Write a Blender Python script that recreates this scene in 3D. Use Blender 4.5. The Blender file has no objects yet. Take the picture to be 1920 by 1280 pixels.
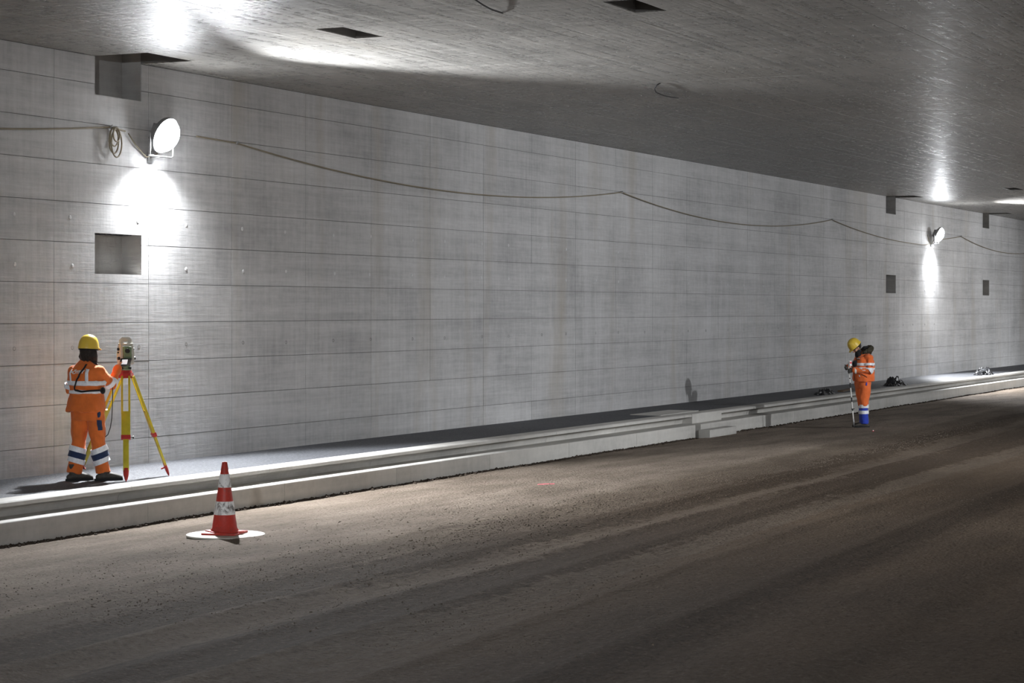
import bpy, bmesh, math, random
import numpy as np
from mathutils import Vector, Matrix, noise

random.seed(7)
np.random.seed(7)
SC = bpy.context.scene
COL = SC.collection

# ------------------------------------------------------------------ camera, world, exposure
# x runs along the tunnel, y towards the long wall, z up; the road is z = 0
TH = math.radians(25.57)
FPX = 3951.0
CAM_Z = 2.42
cam_data = bpy.data.cameras.new('camera')
cam_data.sensor_width = 36.0
cam_data.lens = FPX / 1920.0 * 36.0
cam_data.shift_y = (578.0 - 640.0) / 1920.0
cam_data.clip_end = 400
cam = bpy.data.objects.new('camera', cam_data)
COL.objects.link(cam)
cam.location = (0, 0, CAM_Z)
cam.rotation_euler = (math.pi / 2, 0, TH - math.pi / 2)
SC.camera = cam

world = bpy.data.worlds.new('world')
SC.world = world
world.use_nodes = True
world.node_tree.nodes['Background'].inputs[0].default_value = (0.6, 0.65, 0.75, 1)
world.node_tree.nodes['Background'].inputs[1].default_value = 0.012

SC.view_settings.view_transform = 'Standard'
SC.view_settings.look = 'None'
SC.view_settings.gamma = 1
SC.view_settings.use_curve_mapping = False
SC.view_settings.exposure = 0.0
SC.cycles.max_bounces = 6
SC.cycles.diffuse_bounces = 4
SC.cycles.glossy_bounces = 3
SC.cycles.caustics_reflective = False
SC.cycles.caustics_refractive = False

# lamp levels (used by the floodlight builder)
P_ACROSS = 9600.0   # the same beam of the lamps across the tunnel
P_OUT = 9200.0      # outward flood beam, watts
P_DOWN = 680.0      # spill that grazes down the wall
P_WASH = 420.0     # narrow wash that strikes the wall below
LENS = 120.0        # radiance of the lens
LAMP_RGB = (0.93, 0.96, 1.0)

WALL_Y = 16.41
WALL_R = -1.7
CEIL_Z = 5.64
WALK_Z = 0.37
S0, S1 = -16.0, 116.0

# ------------------------------------------------------------------ helpers
def tag(o, label=None, cat=None, group=None, kind=None):
    if label: o['label'] = label
    if cat: o['category'] = cat
    if group: o['group'] = group
    if kind: o['kind'] = kind
    return o

def link(name, mesh, mat=None, parent=None):
    o = bpy.data.objects.new(name, mesh)
    COL.objects.link(o)
    if mat is not None and mesh is not None and len(mesh.materials) == 0:
        for m in (mat if isinstance(mat, (list, tuple)) else [mat]):
            mesh.materials.append(m)
    if parent is not None: o.parent = parent
    return o

def empty(name, loc=(0, 0, 0), rz=0.0):
    o = bpy.data.objects.new(name, None)
    COL.objects.link(o)
    o.empty_display_size = 0.1
    o.location = loc
    o.rotation_euler = (0, 0, rz)
    return o

def bm_mesh(bm, name, smooth=False, ang=None):
    me = bpy.data.meshes.new(name)
    bmesh.ops.recalc_face_normals(bm, faces=bm.faces)
    bm.to_mesh(me)
    bm.free()
    if smooth:
        for p in me.polygons: p.use_smooth = True
        if ang is not None:
            me.set_sharp_from_angle(angle=math.radians(ang))
    return me

def add_box(bm, lo, hi, M=None):
    x0, y0, z0 = lo; x1, y1, z1 = hi
    vs = [bm.verts.new(p) for p in ((x0,y0,z0),(x1,y0,z0),(x1,y1,z0),(x0,y1,z0),(x0,y0,z1),(x1,y0,z1),(x1,y1,z1),(x0,y1,z1))]
    for f in ((0,3,2,1),(4,5,6,7),(0,1,5,4),(1,2,6,5),(2,3,7,6),(3,0,4,7)):
        bm.faces.new([vs[i] for i in f])
    if M is not None:
        bmesh.ops.transform(bm, matrix=M, verts=vs)
    return vs

def add_bevel_box(bm, lo, hi, b=0.005, M=None):
    t = bmesh.new()
    add_box(t, lo, hi)
    bmesh.ops.bevel(t, geom=t.edges[:], offset=b, segments=2, affect='EDGES', profile=0.6)
    me = bpy.data.meshes.new('t'); t.to_mesh(me); t.free()
    if M is not None: me.transform(M)
    bm.from_mesh(me); bpy.data.meshes.remove(me)

def add_prism(bm, profile, s0, s1):
    """closed (y,z) profile swept along x from s0 to s1"""
    n = len(profile)
    a = [bm.verts.new((s0, y, z)) for y, z in profile]
    b = [bm.verts.new((s1, y, z)) for y, z in profile]
    for i in range(n):
        j = (i + 1) % n
        bm.faces.new((a[i], a[j], b[j], b[i]))
    bm.faces.new(a[::-1]); bm.faces.new(b)

def frame_for(d, ref):
    d = d.normalized()
    s = ref - d * ref.dot(d)
    if s.length < 1e-5:
        s = Vector((1, 0, 0)) - d * d.x
        if s.length < 1e-3: s = Vector((0, 1, 0)) - d * d.y
    s.normalize()
    return s, d.cross(s)

def add_tube(bm, pts, rad, ref=(1, 0, 0), seg=12, caps=True, round_caps=False):
    """elliptical tube through pts; rad = number or (along ref, across ref) per point"""
    pts = [Vector(p) for p in pts]
    n = len(pts)
    if not isinstance(rad, (list, tuple)): rad = [rad] * n
    rad = [(r, r) if not isinstance(r, (list, tuple)) else r for r in rad]
    if round_caps:
        d0 = (pts[0] - pts[1]).normalized(); d1 = (pts[-1] - pts[-2]).normalized()
        r0, r1 = rad[0], rad[-1]
        m0, m1 = min(r0), min(r1)
        P = []; R = []
        for k in (0.97, 0.75, 0.4):
            c = math.sqrt(1 - k * k)
            P.append(pts[0] + d0 * m0 * k); R.append((r0[0] * c, r0[1] * c))
        P += pts; R += rad
        for k in (0.4, 0.75, 0.97):
            c = math.sqrt(1 - k * k)
            P.append(pts[-1] + d1 * m1 * k); R.append((r1[0] * c, r1[1] * c))
        pts, rad, n = P, R, len(P)
    ref = Vector(ref)
    rings = []
    for i, p in enumerate(pts):
        a = pts[max(i - 1, 0)]; b = pts[min(i + 1, n - 1)]
        d = (b - a)
        if d.length < 1e-9: d = Vector((0, 0, 1))
        s, t = frame_for(d, ref)
        ring = []
        for k in range(seg):
            w = 2 * math.pi * k / seg
            ring.append(bm.verts.new(p + s * (rad[i][0] * math.cos(w)) + t * (rad[i][1] * math.sin(w))))
        rings.append(ring)
    for i in range(n - 1):
        for k in range(seg):
            bm.faces.new((rings[i][k], rings[i][(k+1) % seg], rings[i+1][(k+1) % seg], rings[i+1][k]))
    if caps:
        bm.faces.new(rings[0][::-1]); bm.faces.new(rings[-1])
    return rings

def add_lathe(bm, prof, seg=32, M=None, close=True):
    """prof list of (r, z)"""
    rings = []
    vs = []
    for r, z in prof:
        if r < 1e-6:
            v = bm.verts.new((0, 0, z)); rings.append([v]); vs.append(v)
        else:
            ring = [bm.verts.new((r*math.cos(2*math.pi*k/seg), r*math.sin(2*math.pi*k/seg), z)) for k in range(seg)]
            rings.append(ring); vs += ring
    for a, b in zip(rings[:-1], rings[1:]):
        for k in range(seg):
            j = (k + 1) % seg
            if len(a) == 1 and len(b) == 1: continue
            if len(a) == 1: bm.faces.new((a[0], b[j], b[k]))
            elif len(b) == 1: bm.faces.new((a[k], a[j], b[0]))
            else: bm.faces.new((a[k], a[j], b[j], b[k]))
    if M is not None: bmesh.ops.transform(bm, matrix=M, verts=vs)
    return vs

def add_blob(bm, c, r, seg=16, M=None):
    """ellipsoid"""
    t = bmesh.new()
    bmesh.ops.create_uvsphere(t, u_segments=seg, v_segments=max(8, seg * 3 // 4), radius=1)
    me = bpy.data.meshes.new('t'); t.to_mesh(me); t.free()
    X = Matrix.Translation(Vector(c)) @ (M if M is not None else Matrix.Identity(4)) @ Matrix.Diagonal((r[0], r[1], r[2], 1))
    me.transform(X)
    bm.from_mesh(me); bpy.data.meshes.remove(me)

def bake(me_in, mods, name):
    """run a list of modifier setups on a mesh and return the evaluated mesh"""
    o = bpy.data.objects.new('tmp', me_in)
    COL.objects.link(o)
    for typ, kw in mods:
        m = o.modifiers.new('m', typ)
        for k, v in kw.items(): setattr(m, k, v)
    dg = bpy.context.evaluated_depsgraph_get()
    dg.update()
    ev = o.evaluated_get(dg)
    me = bpy.data.meshes.new_from_object(ev, depsgraph=dg)
    me.name = name
    bpy.data.objects.remove(o)
    return me

def remeshed(bm, name, voxel=0.012, smooth=6, fold=None):
    """fuse overlapping tubes and blobs into one continuous skin"""
    me = bm_mesh(bm, name + '_src')
    mods = [('REMESH', dict(mode='VOXEL', voxel_size=voxel, use_smooth_shade=True)),
            ('SMOOTH', dict(factor=0.5, iterations=smooth))]
    out = bake(me, mods, name)
    if fold:
        amp, sc, zs = fold
        n = len(out.vertices)
        nor = [v.normal.copy() for v in out.vertices]
        for i in range(n):
            v = out.vertices[i]
            p = v.co
            q = Vector((p.x * sc, p.y * sc, p.z * sc * zs))
            k = noise.noise(q) + 0.5 * noise.noise(q * 2.1 + Vector((3, 7, 1)))
            v.co = p + nor[i] * (amp * k)
    for p in out.polygons: p.use_smooth = True
    out.materials.clear()
    return out

def shrink(me_in, target, off, name, project=None):
    kw = dict(target=target, wrap_method='NEAREST_SURFACEPOINT', wrap_mode='OUTSIDE_SURFACE', offset=off)
    o = bpy.data.objects.new('tmp', me_in); COL.objects.link(o)
    o.matrix_world = target.matrix_world.copy()
    m = o.modifiers.new('s', 'SHRINKWRAP')
    for k, v in kw.items(): setattr(m, k, v)
    dg = bpy.context.evaluated_depsgraph_get(); dg.update()
    me = bpy.data.meshes.new_from_object(o.evaluated_get(dg), depsgraph=dg)
    me.name = name
    bpy.data.objects.remove(o)
    return me

def rect_minus(rect, holes):
    """split (a0,a1,b0,b1) into rectangles that leave the holes free"""
    a0, a1, b0, b1 = rect
    hs = [h for h in holes if h[0] < a1 and h[1] > a0 and h[2] < b1 and h[3] > b0]
    if not hs: return [rect]
    A = sorted({a0, a1, *[min(max(h[i], a0), a1) for h in hs for i in (0, 1)]})
    out = []
    for x0, x1 in zip(A[:-1], A[1:]):
        if x1 - x0 < 1e-4: continue
        cur = b0
        for h in sorted([h for h in hs if h[0] < x1 - 1e-5 and h[1] > x0 + 1e-5], key=lambda h: h[2]):
            if h[2] - cur > 1e-4: out.append((x0, x1, cur, h[2]))
            cur = max(cur, h[3])
        if b1 - cur > 1e-4: out.append((x0, x1, cur, b1))
    return out

# ------------------------------------------------------------------ material helpers
class NT:
    def __init__(self, name):
        self.m = bpy.data.materials.new(name); self.m.use_nodes = True
        self.t = self.m.node_tree; self.n = self.t.nodes; self.l = self.t.links
        self.b = self.n['Principled BSDF']
    def node(self, typ, **kw):
        x = self.n.new(typ)
        for k, v in kw.items(): setattr(x, k, v)
        return x
    def put(self, sock, v):
        if hasattr(v, 'links') or isinstance(v, bpy.types.NodeSocket): self.l.new(v, sock)
        else: sock.default_value = v
    def pos(self):
        return self.node('ShaderNodeNewGeometry').outputs['Position']
    def objco(self):
        return self.node('ShaderNodeTexCoord').outputs['Object']
    def scale(self, v, s, off=(0, 0, 0)):
        x = self.node('ShaderNodeMapping'); self.put(x.inputs['Vector'], v)
        x.inputs['Scale'].default_value = s; x.inputs['Location'].default_value = off
        return x.outputs[0]
    def noise(self, v, sc=1.0, det=4.0, rough=0.55, dist=0.0):
        x = self.node('ShaderNodeTexNoise'); self.put(x.inputs['Vector'], v)
        x.inputs['Scale'].default_value = sc; x.inputs['Detail'].default_value = det
        x.inputs['Roughness'].default_value = rough; x.inputs['Distortion'].default_value = dist
        return x.outputs['Fac']
    def voro(self, v, sc=1.0, feat='F1'):
        x = self.node('ShaderNodeTexVoronoi', feature=feat); self.put(x.inputs['Vector'], v)
        x.inputs['Scale'].default_value = sc
        return x.outputs['Distance']
    def math(self, op, a, b=0.0, clamp=False):
        x = self.node('ShaderNodeMath', operation=op); x.use_clamp = clamp
        self.put(x.inputs[0], a); self.put(x.inputs[1], b)
        return x.outputs[0]
    def mapr(self, v, a, b, c=0.0, d=1.0):
        x = self.node('ShaderNodeMapRange'); self.put(x.inputs['Value'], v)
        for k, q in zip(('From Min', 'From Max', 'To Min', 'To Max'), (a, b, c, d)): x.inputs[k].default_value = q
        return x.outputs[0]
    def mix(self, f, a, b, blend='MIX'):
        x = self.node('ShaderNodeMix', data_type='RGBA', blend_type=blend)
        self.put(x.inputs[0], f); self.put(x.inputs[6], a); self.put(x.inputs[7], b)
        return x.outputs[2]
    def ramp(self, v, stops):
        x = self.node('ShaderNodeValToRGB'); self.put(x.inputs[0], v)
        e = x.color_ramp.elements
        while len(e) < len(stops): e.new(0.5)
        for el, (p, c) in zip(e, stops):
            el.position = p; el.color = c if len(c) == 4 else (*c, 1)
        return x.outputs[0]
    def sep(self, v):
        x = self.node('ShaderNodeSeparateXYZ'); self.put(x.inputs[0], v); return x.outputs
    def bump(self, h, strength=0.3, dist=0.01):
        x = self.node('ShaderNodeBump'); self.put(x.inputs['Height'], h)
        x.inputs['Strength'].default_value = strength; x.inputs['Distance'].default_value = dist
        self.l.new(x.outputs[0], self.b.inputs['Normal'])
    def done(self, color, rough=0.7, spec=0.5, metal=0.0):
        self.put(self.b.inputs['Base Color'], color if not isinstance(color, tuple) else (*color[:3], 1))
        self.put(self.b.inputs['Roughness'], rough)
        self.b.inputs['Specular IOR Level'].default_value = spec
        self.b.inputs['Metallic'].default_value = metal
        return self.m

def c4(r, g, b): return (r, g, b, 1)

def concrete(name, axis, base, rough, spec, seed=0.0, bumpk=0.35, stain=0.5, streak=0.5, span=1.8):
    """formwork concrete: axis 'wall' uses (x, z); 'ceil' uses (x, y)"""
    t = NT(name); P = t.pos()
    if axis == 'wall':
        fine_v = t.noise(t.scale(P, (9, 1, 0.5), (seed, 0, 0)), 1.6, 6, 0.62)
        fine_h = t.noise(t.scale(P, (0.8, 1, 15), (seed, 3, 0)), 1.7, 5, 0.62)
        run = t.noise(t.scale(P, (1.1, 1, 0.13), (seed + 5, 0, 0)), 1.0, 5, 0.6)
        board = t.noise(t.scale(P, (0.25, 1, 7.5), (seed, 8, 0)), 1.0, 1, 0.4)
    else:
        fine_v = t.noise(t.scale(P, (0.28, 8, 1), (seed, 0, 0)), 1.9, 6, 0.68)
        fine_h = t.noise(t.scale(P, (7, 0.6, 1), (seed, 3, 0)), 1.8, 6, 0.66)
        run = t.noise(t.scale(P, (0.16, 0.5, 1), (seed + 5, 0, 0)), 1.2, 5, 0.6)
        board = t.noise(t.scale(P, (0.15, 4.5, 1), (seed, 8, 0)), 1.0, 1, 0.4)
    blot = t.noise(t.scale(P, (1, 1, 1), (seed, 1, 4)), 0.55, 5, 0.6)
    small = t.noise(P, 7.0, 5, 0.65)
    rnd = t.node('ShaderNodeObjectInfo').outputs['Random']
    a = t.math('ADD', t.mapr(fine_v, .3, .7, -streak, streak), t.mapr(fine_h, .3, .7, -streak, streak))
    a = t.math('ADD', a, t.mapr(board, .3, .7, -.35, .35))
    a = t.math('ADD', a, t.mapr(small, .3, .7, -.35, .35))
    a = t.math('ADD', a, t.mapr(blot, .3, .7, -.8, .8))
    a = t.math('ADD', a, t.mapr(rnd, 0, 1, -.22, .22))
    f = t.mapr(a, -span, span, 0, 1)
    d = tuple(x * 0.66 for x in base); l = tuple(min(1, x * 1.30) for x in base)
    col = t.ramp(f, [(0.05, d), (0.5, base), (0.95, l)])
    st = t.mapr(run, .55, .75, 0, stain)
    col = t.mix(st, col, c4(base[0] * .82, base[1] * .74, base[2] * .62))
    pale = t.mapr(t.noise(t.scale(P, (1.4, 1, 0.16) if axis == 'wall' else (.3, 1.2, 1), (seed + 50, 0, 9)), 1.0, 4, .6), .60, .74, 0, .35)
    col = t.mix(pale, col, c4(min(1, base[0]*1.35), min(1, base[1]*1.36), min(1, base[2]*1.4)))
    pores = t.mapr(t.voro(P, 9.0), .02, .06, .55 if axis == 'wall' else .85, 1.0)
    col = t.mix(t.mapr(pores, 0, 1, .6, 0), col, c4(*[x * .4 for x in base]))
    h = t.math('ADD', t.math('MULTIPLY', fine_v, .5), t.math('MULTIPLY', fine_h, .6))
    h = t.math('ADD', h, t.math('MULTIPLY', small, .5))
    h = t.math('ADD', h, t.math('MULTIPLY', pores, .4))
    t.bump(h, bumpk, 0.02 if axis == 'wall' else 0.028)
    r = t.math('ADD', rough, t.mapr(t.math('ADD', small, fine_v), .6, 1.4, -.10, .10))
    return t.done(col, r, spec)

M = {}
M['wall'] = concrete('formed_concrete_wall', 'wall', (.445, .44, .437), .72, .35, 0.0, .26, .65, .42)
M['joint'] = NT('joint_concrete').done((.17, .163, .155), .9, .2)
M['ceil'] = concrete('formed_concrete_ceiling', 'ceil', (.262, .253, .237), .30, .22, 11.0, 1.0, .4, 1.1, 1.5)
M['kerbc'] = concrete('kerb_concrete', 'wall', (.47, .455, .425), .75, .3, 23.0, .12, .25, .12)
M['niche'] = concrete('niche_concrete', 'wall', (.34, .33, .315), .8, .3, 31.0, .3, .5, .3)

def plain(name, col, rough=.6, spec=.4, metal=0., var=.12, sc=14., bump=.15, bd=.004):
    t = NT(name); P = t.objco()
    n = t.noise(P, sc, 4, .6)
    c = t.mix(t.mapr(n, .3, .7, 0, 1), c4(*[x * (1 - var) for x in col]), c4(*[min(1, x * (1 + var)) for x in col]))
    if bump: t.bump(t.noise(P, sc * 4, 3, .6), bump, bd)
    return t.done(c, rough, spec, metal)

def asphalt():
    t = NT('asphalt'); P = t.pos()
    v = t.voro(P, 38.0); n = t.noise(P, 1.2, 5, .6); g = t.noise(P, 24, 6, .8)
    c = t.mix(t.mapr(n, .3, .7), c4(.040, .042, .048), c4(.062, .064, .070))
    c = t.mix(t.mapr(g, .52, .72, 0, 1), c, c4(.19, .195, .21))
    c = t.mix(t.mapr(g, .48, .3, 0, 1), c, c4(.014, .014, .016))
    t.bump(t.math('ADD', v, g), .8, .012)
    return t.done(c, .62, .5)
M['asphalt'] = asphalt()

def road():
    t = NT('compacted_sandy_gravel'); P = t.pos()
    X, Y, Z = t.sep(P)
    wob = t.noise(t.scale(P, (.05, .25, 1)), 1.0, 3, .5)
    fine = t.noise(t.scale(P, (.35, 5.5, 1)), 1.0, 4, .65)
    y = t.math('ADD', Y, t.mapr(wob, .2, .8, -.5, .5))
    y = t.math('ADD', y, t.math('MULTIPLY', X, -.012))
    y = t.math('ADD', y, t.mapr(fine, .2, .8, -.22, .22))
    y = t.math('ADD', y, t.mapr(t.noise(P, 5.0, 5, .7), .25, .75, -.16, .16))
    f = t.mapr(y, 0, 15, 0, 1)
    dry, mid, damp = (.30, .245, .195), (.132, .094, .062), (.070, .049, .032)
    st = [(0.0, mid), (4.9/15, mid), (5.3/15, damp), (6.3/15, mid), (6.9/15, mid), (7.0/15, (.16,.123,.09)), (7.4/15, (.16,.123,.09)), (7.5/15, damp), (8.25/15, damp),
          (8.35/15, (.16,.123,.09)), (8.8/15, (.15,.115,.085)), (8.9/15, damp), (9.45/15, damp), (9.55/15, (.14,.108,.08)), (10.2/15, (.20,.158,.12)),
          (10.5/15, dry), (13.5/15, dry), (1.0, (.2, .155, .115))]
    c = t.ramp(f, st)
    g1 = t.noise(P, 17, 8, .82); g2 = t.voro(P, 30); big = t.noise(t.scale(P, (.5, 1.4, 1)), 1.0, 5, .6)
    c = t.mix(t.mapr(big, .35, .65, .55, 0), c, c4(.080, .058, .040))
    c = t.mix(t.mapr(g1, .54, .8, 0, .8), c, c4(.30, .24, .18))
    c = t.mix(t.mapr(g1, .47, .30, 0, .95), c, c4(.022, .016, .011))
    clod = t.noise(P, 11, 3, .6)
    h = t.math('ADD', t.math('MULTIPLY', g1, .7), t.math('MULTIPLY', g2, .5))
    h = t.math('ADD', h, t.math('MULTIPLY', clod, 1.2))
    h = t.math('ADD', h, t.math('MULTIPLY', fine, .5))
    t.bump(h, 1.0, .05)
    return t.done(c, .92, .15)
M['road'] = road()
M['dirt'] = plain('dark_loose_soil', (.055, .043, .034), .95, .1, var=.4, sc=9, bump=.6, bd=.02)
M['pebble'] = plain('gravel_pebble', (.13, .104, .08), .9, .2, var=.5, sc=.6)

def fabric(name, col, rough=.85, var=.10, sc=9.):
    t = NT(name); P = t.objco()
    n = t.noise(P, sc, 4, .6)
    wv = t.noise(t.scale(P, (1, 1, 1)), 220, 2, .5)
    c = t.mix(t.mapr(n, .3, .7), c4(*[x * (1 - var) for x in col]), c4(*[min(1, x * (1 + var)) for x in col]))
    t.bump(t.math('ADD', t.noise(P, 26, 3, .6), t.math('MULTIPLY', wv, .15)), .45, .012)
    m = t.done(c, rough, .25)
    t.b.inputs['Sheen Weight'].default_value = .15
    return m
M['orange'] = fabric('hi_vis_orange_cloth', (.72, .17, .035))
M['orange2'] = fabric('hi_vis_orange_red_cloth', (.80, .17, .045))
M['navy'] = fabric('navy_cloth', (.025, .04, .10))
M['blue'] = fabric('blue_cloth', (.03, .06, .42))
M['black'] = fabric('black_cloth', (.014, .014, .016))
M['reflex'] = plain('reflective_tape', (.84, .86, .92), .45, .6, .0, var=.12, sc=40, bump=.2)
M['skin'] = plain('skin', (.52, .29, .20), .55, .4, var=.06, sc=20, bump=.08)
M['darkhair'] = plain('dark_brown_hair', (.028, .02, .017), .5, .4, var=.4, sc=60, bump=.9, bd=.01)
M['helmet'] = plain('yellow_helmet_plastic', (.72, .50, .06), .32, .5, var=.05, sc=5, bump=0)
M['boot'] = plain('worn_leather_boot', (.062, .056, .048), .65, .35, var=.35, sc=18, bump=.4)
M['plate'] = plain('off_white_plate_paint', (.56, .54, .48), .6, .3, var=.12, sc=6)
M['sole'] = plain('black_rubber', (.02, .02, .02), .8, .3)
M['white'] = plain('white_paint', (.80, .79, .75), .55, .4, var=.06, sc=8)
M['glove'] = plain('grey_work_glove', (.10, .095, .085), .85, .2, var=.3)
M['fur'] = plain('brown_fur_trim', (.10, .09, .065), .95, .1, var=.5, sc=60, bump=1., bd=.02)
M['yellow'] = plain('yellow_lacquered_wood', (.50, .42, .025), .42, .5, var=.14, sc=10)
M['redpaint'] = plain('red_paint', (.42, .03, .025), .42, .5, var=.15, sc=12)
M['cream'] = plain('instrument_cream', (.52, .50, .44), .42, .5, var=.05, sc=8, bump=0)
M['igreen'] = plain('instrument_green', (.16, .22, .13), .42, .5, var=.08, sc=8, bump=0)
M['ablack'] = plain('black_plastic', (.013, .013, .014), .4, .5, var=.1)
M['metal'] = plain('dull_steel', (.36, .36, .36), .42, .5, .8, var=.12)
M['housing'] = plain('lamp_housing_grey', (.20, .20, .205), .45, .5, .3)
M['cable'] = plain('beige_cable', (.25, .215, .155), .7, .3, var=.15, sc=3, bump=0)
M['wire'] = plain('dark_wire', (.03, .03, .032), .6, .4, bump=0)
M['foil'] = plain('black_plastic_sheet', (.010, .010, .012), .38, .55, var=.3, sc=20)
M['greyfoil'] = plain('clear_grey_plastic_sheet', (.35, .36, .38), .4, .5, var=.3, sc=20)
M['plank'] = plain('brown_plank', (.10, .065, .04), .85, .2, var=.3, sc=14)
M['pink'] = plain('pink_laser_streak', (.75, .20, .24), .8, .2, var=.25, sc=30)  # laser streak on the road, put in as flat pink colour
M['red_key_spot'] = plain('red_keypad_and_laser_spot', (.7, .03, .05), .4, .5)  # device keypad, and the red laser spot on the road

def emitter(name, rgb, k):
    t = NT(name)
    t.b.inputs['Base Color'].default_value = (.8, .8, .8, 1)
    t.b.inputs['Emission Color'].default_value = (*rgb, 1)
    t.b.inputs['Emission Strength'].default_value = k
    return t.m
M['lens'] = emitter('lit_floodlight_lens', LAMP_RGB, LENS)
M['screen'] = emitter('lit_display', (.85, .9, 1.0), .45)

def cone_mat(name, col, grime):
    t = NT(name); P = t.objco()
    n = t.noise(t.scale(P, (1, 1, .6)), 11, 5, .65, 1.2)
    c = t.mix(t.mapr(n, .50, .62, 0, grime), c4(*col), c4(.10, .085, .075))
    c = t.mix(t.mapr(t.noise(P, 40, 3, .6), .5, .8, 0, .25), c, c4(*[min(1, x * 1.5 + .05) for x in col]))
    return t.done(c, .5, .45)
M['conered'] = cone_mat('traffic_cone_red', (.52, .045, .03), .30)
M['conewhite'] = cone_mat('dirty_reflective_white', (.88, .88, .88), .9)

# ------------------------------------------------------------------ the setting: openings first
NICHES = [(21.96, 22.97), (59.15, 60.20), (71.20, 72.17)]
wall_holes = [(a, b, 2.86, 3.385) for a, b in NICHES] + [(a, b, 5.15, CEIL_Z) for a, b in NICHES]
ceil_holes = [(20.93, 21.88, 12.16, 12.54), (20.38, 21.30, 8.33, 8.70), (56.6, 57.6, 12.16, 12.54)]
ceil_holes += [(a, b, 15.6, WALL_Y) for a, b in NICHES]
PT = 0.014        # how far formwork panels stand proud of the joints

# wall on the left: a thick backing with openings, formwork panels set on it
bm = bmesh.new()
for (a, b, c, d) in rect_minus((S0, S1, -0.4, CEIL_Z), wall_holes):
    add_box(bm, (a, WALL_Y + PT, c), (b, WALL_Y + 0.45, d))
for a, b in NICHES:
    add_box(bm, (a - .05, WALL_Y + .32, 2.8), (b + .05, WALL_Y + .44, 3.45))
    add_box(bm, (a - .05, WALL_Y + .32, 5.1), (b + .05, WALL_Y + .44, 6.25))
wall_left = tag(link('wall_left', bm_mesh(bm, 'wall_left'), M['joint']), 'long grey formwork concrete tunnel wall with panel joints', None, None, 'structure')

rows = [WALK_Z - .3, .712, 1.220, 1.728, 2.236, 2.744, 3.252, 3.760, 4.268, 4.776, 5.284, CEIL_Z]
J = 0.0036
def panel_boxes(bm, a, b, c, d, a_off=0., c_off=0.):
    for (x0, x1, z0, z1) in rect_minus((a + J, b - J, c + J, d - J), wall_holes):
        add_box(bm, (x0 - a_off, 0, z0 - c_off), (x1 - a_off, PT + .004, z1 - c_off))
shared = {}
n_cols = 27
for ci in range(n_cols):
    a = 19.13 + 2 * ci; b = a + 2
    for ri in range(11):
        c, d = rows[ri], rows[ri + 1]
        cut = any(h[0] < b and h[1] > a and h[2] < d and h[3] > c for h in wall_holes)
        key = None if cut else round(d - c, 4)
        if key in shared: me = shared[key]
        else:
            bm = bmesh.new(); panel_boxes(bm, a, b, c, d, a, c)
            me = bm_mesh(bm, 'wall_panel')
            me.materials.append(M['wall'])
            if key is not None: shared[key] = me
        o = link('concrete_panel', me, None, wall_left)
        o.location = (a, WALL_Y + random.uniform(-.0015, .0015), c)
bm = bmesh.new()
for a in [19.13 - 2 * k for k in range(1, 18)] + [19.13 + 2 * n_cols + 2 * k for k in range(0, 21)]:
    for ri in range(11):
        panel_boxes(bm, a, a + 2, rows[ri], rows[ri + 1])
o = link('concrete_panel', bm_mesh(bm, 'far_panels'), M['wall'], wall_left)
o.location = (0, WALL_Y, 0); o['kind'] = 'stuff'

# linings of the openings in the wall (sill, sides, back, lid)
for i, (a, b) in enumerate(NICHES):
    bm = bmesh.new()
    y0, y1 = WALL_Y + .002, WALL_Y + .32
    for (z0, z1, top) in ((2.86, 3.385, True), (5.15, 6.2, True)):
        add_box(bm, (a - .03, y0 + .012, z0 - .03), (a + .002, y1, z1 + .03))
        add_box(bm, (b - .002, y0 + .012, z0 - .03), (b + .03, y1, z1 + .03))
        add_box(bm, (a - .03, y0 + .012, z0 - .03), (b + .03, y1, z0 + .002))
        add_box(bm, (a - .03, y1 - .01, z0 - .03), (b + .03, y1 + .01, z1 + .03))
        if z0 < 4: add_box(bm, (a - .03, y0 + .012, z1 - .002), (b + .03, y1, z1 + .03))
    link('niche_lining', bm_mesh(bm, 'niche_lining'), M['niche'], wall_left)
# dark slots in the lid of the near niche
for k in range(7):
    bm = bmesh.new()
    add_box(bm, (22.02 + .125 * k, WALL_Y + .06, 3.372), (22.08 + .125 * k, WALL_Y + .26, 3.386))
    o = link('vent_slot', bm_mesh(bm, 'slot'), M['ablack'], wall_left)

# plugged tie holes
bm = bmesh.new()
add_lathe(bm, [(0, -.004), (.022, -.004), (.030, 0), (.030, .012)], 10, Matrix.Rotation(math.pi/2, 4, 'X') @ Matrix.Scale(-1, 4, (0, 0, 1)))
plug_l = bm_mesh(bm, 'plug', True); plug_l.materials.append(plain('pale_plug_mortar', (.56, .56, .56), .8, .3))
bm = bmesh.new()
add_lathe(bm, [(0, .004), (.018, .002), (.026, -.003), (.026, .012)], 10, Matrix.Rotation(math.pi/2, 4, 'X') @ Matrix.Scale(-1, 4, (0, 0, 1)))
plug_d = bm_mesh(bm, 'plug', True); plug_d.materials.append(plain('dark_plug_mortar', (.22, .215, .21), .85, .2))
s = 20.35; k = 0
while s < 66:
    for z, me in ((3.55, plug_l), (2.96, plug_l), (1.93, plug_d)):
        if any(h[0] - .1 < s < h[1] + .1 and h[2] - .1 < z < h[3] + .1 for h in wall_holes): continue
        o = link('tie_hole_plug', me, None, wall_left)
        o.location = (s + random.uniform(-.03, .03), WALL_Y - .001, z + random.uniform(-.012, .012))
    s += 1.12 if k % 2 == 0 else 1.42
    k += 1

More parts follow.
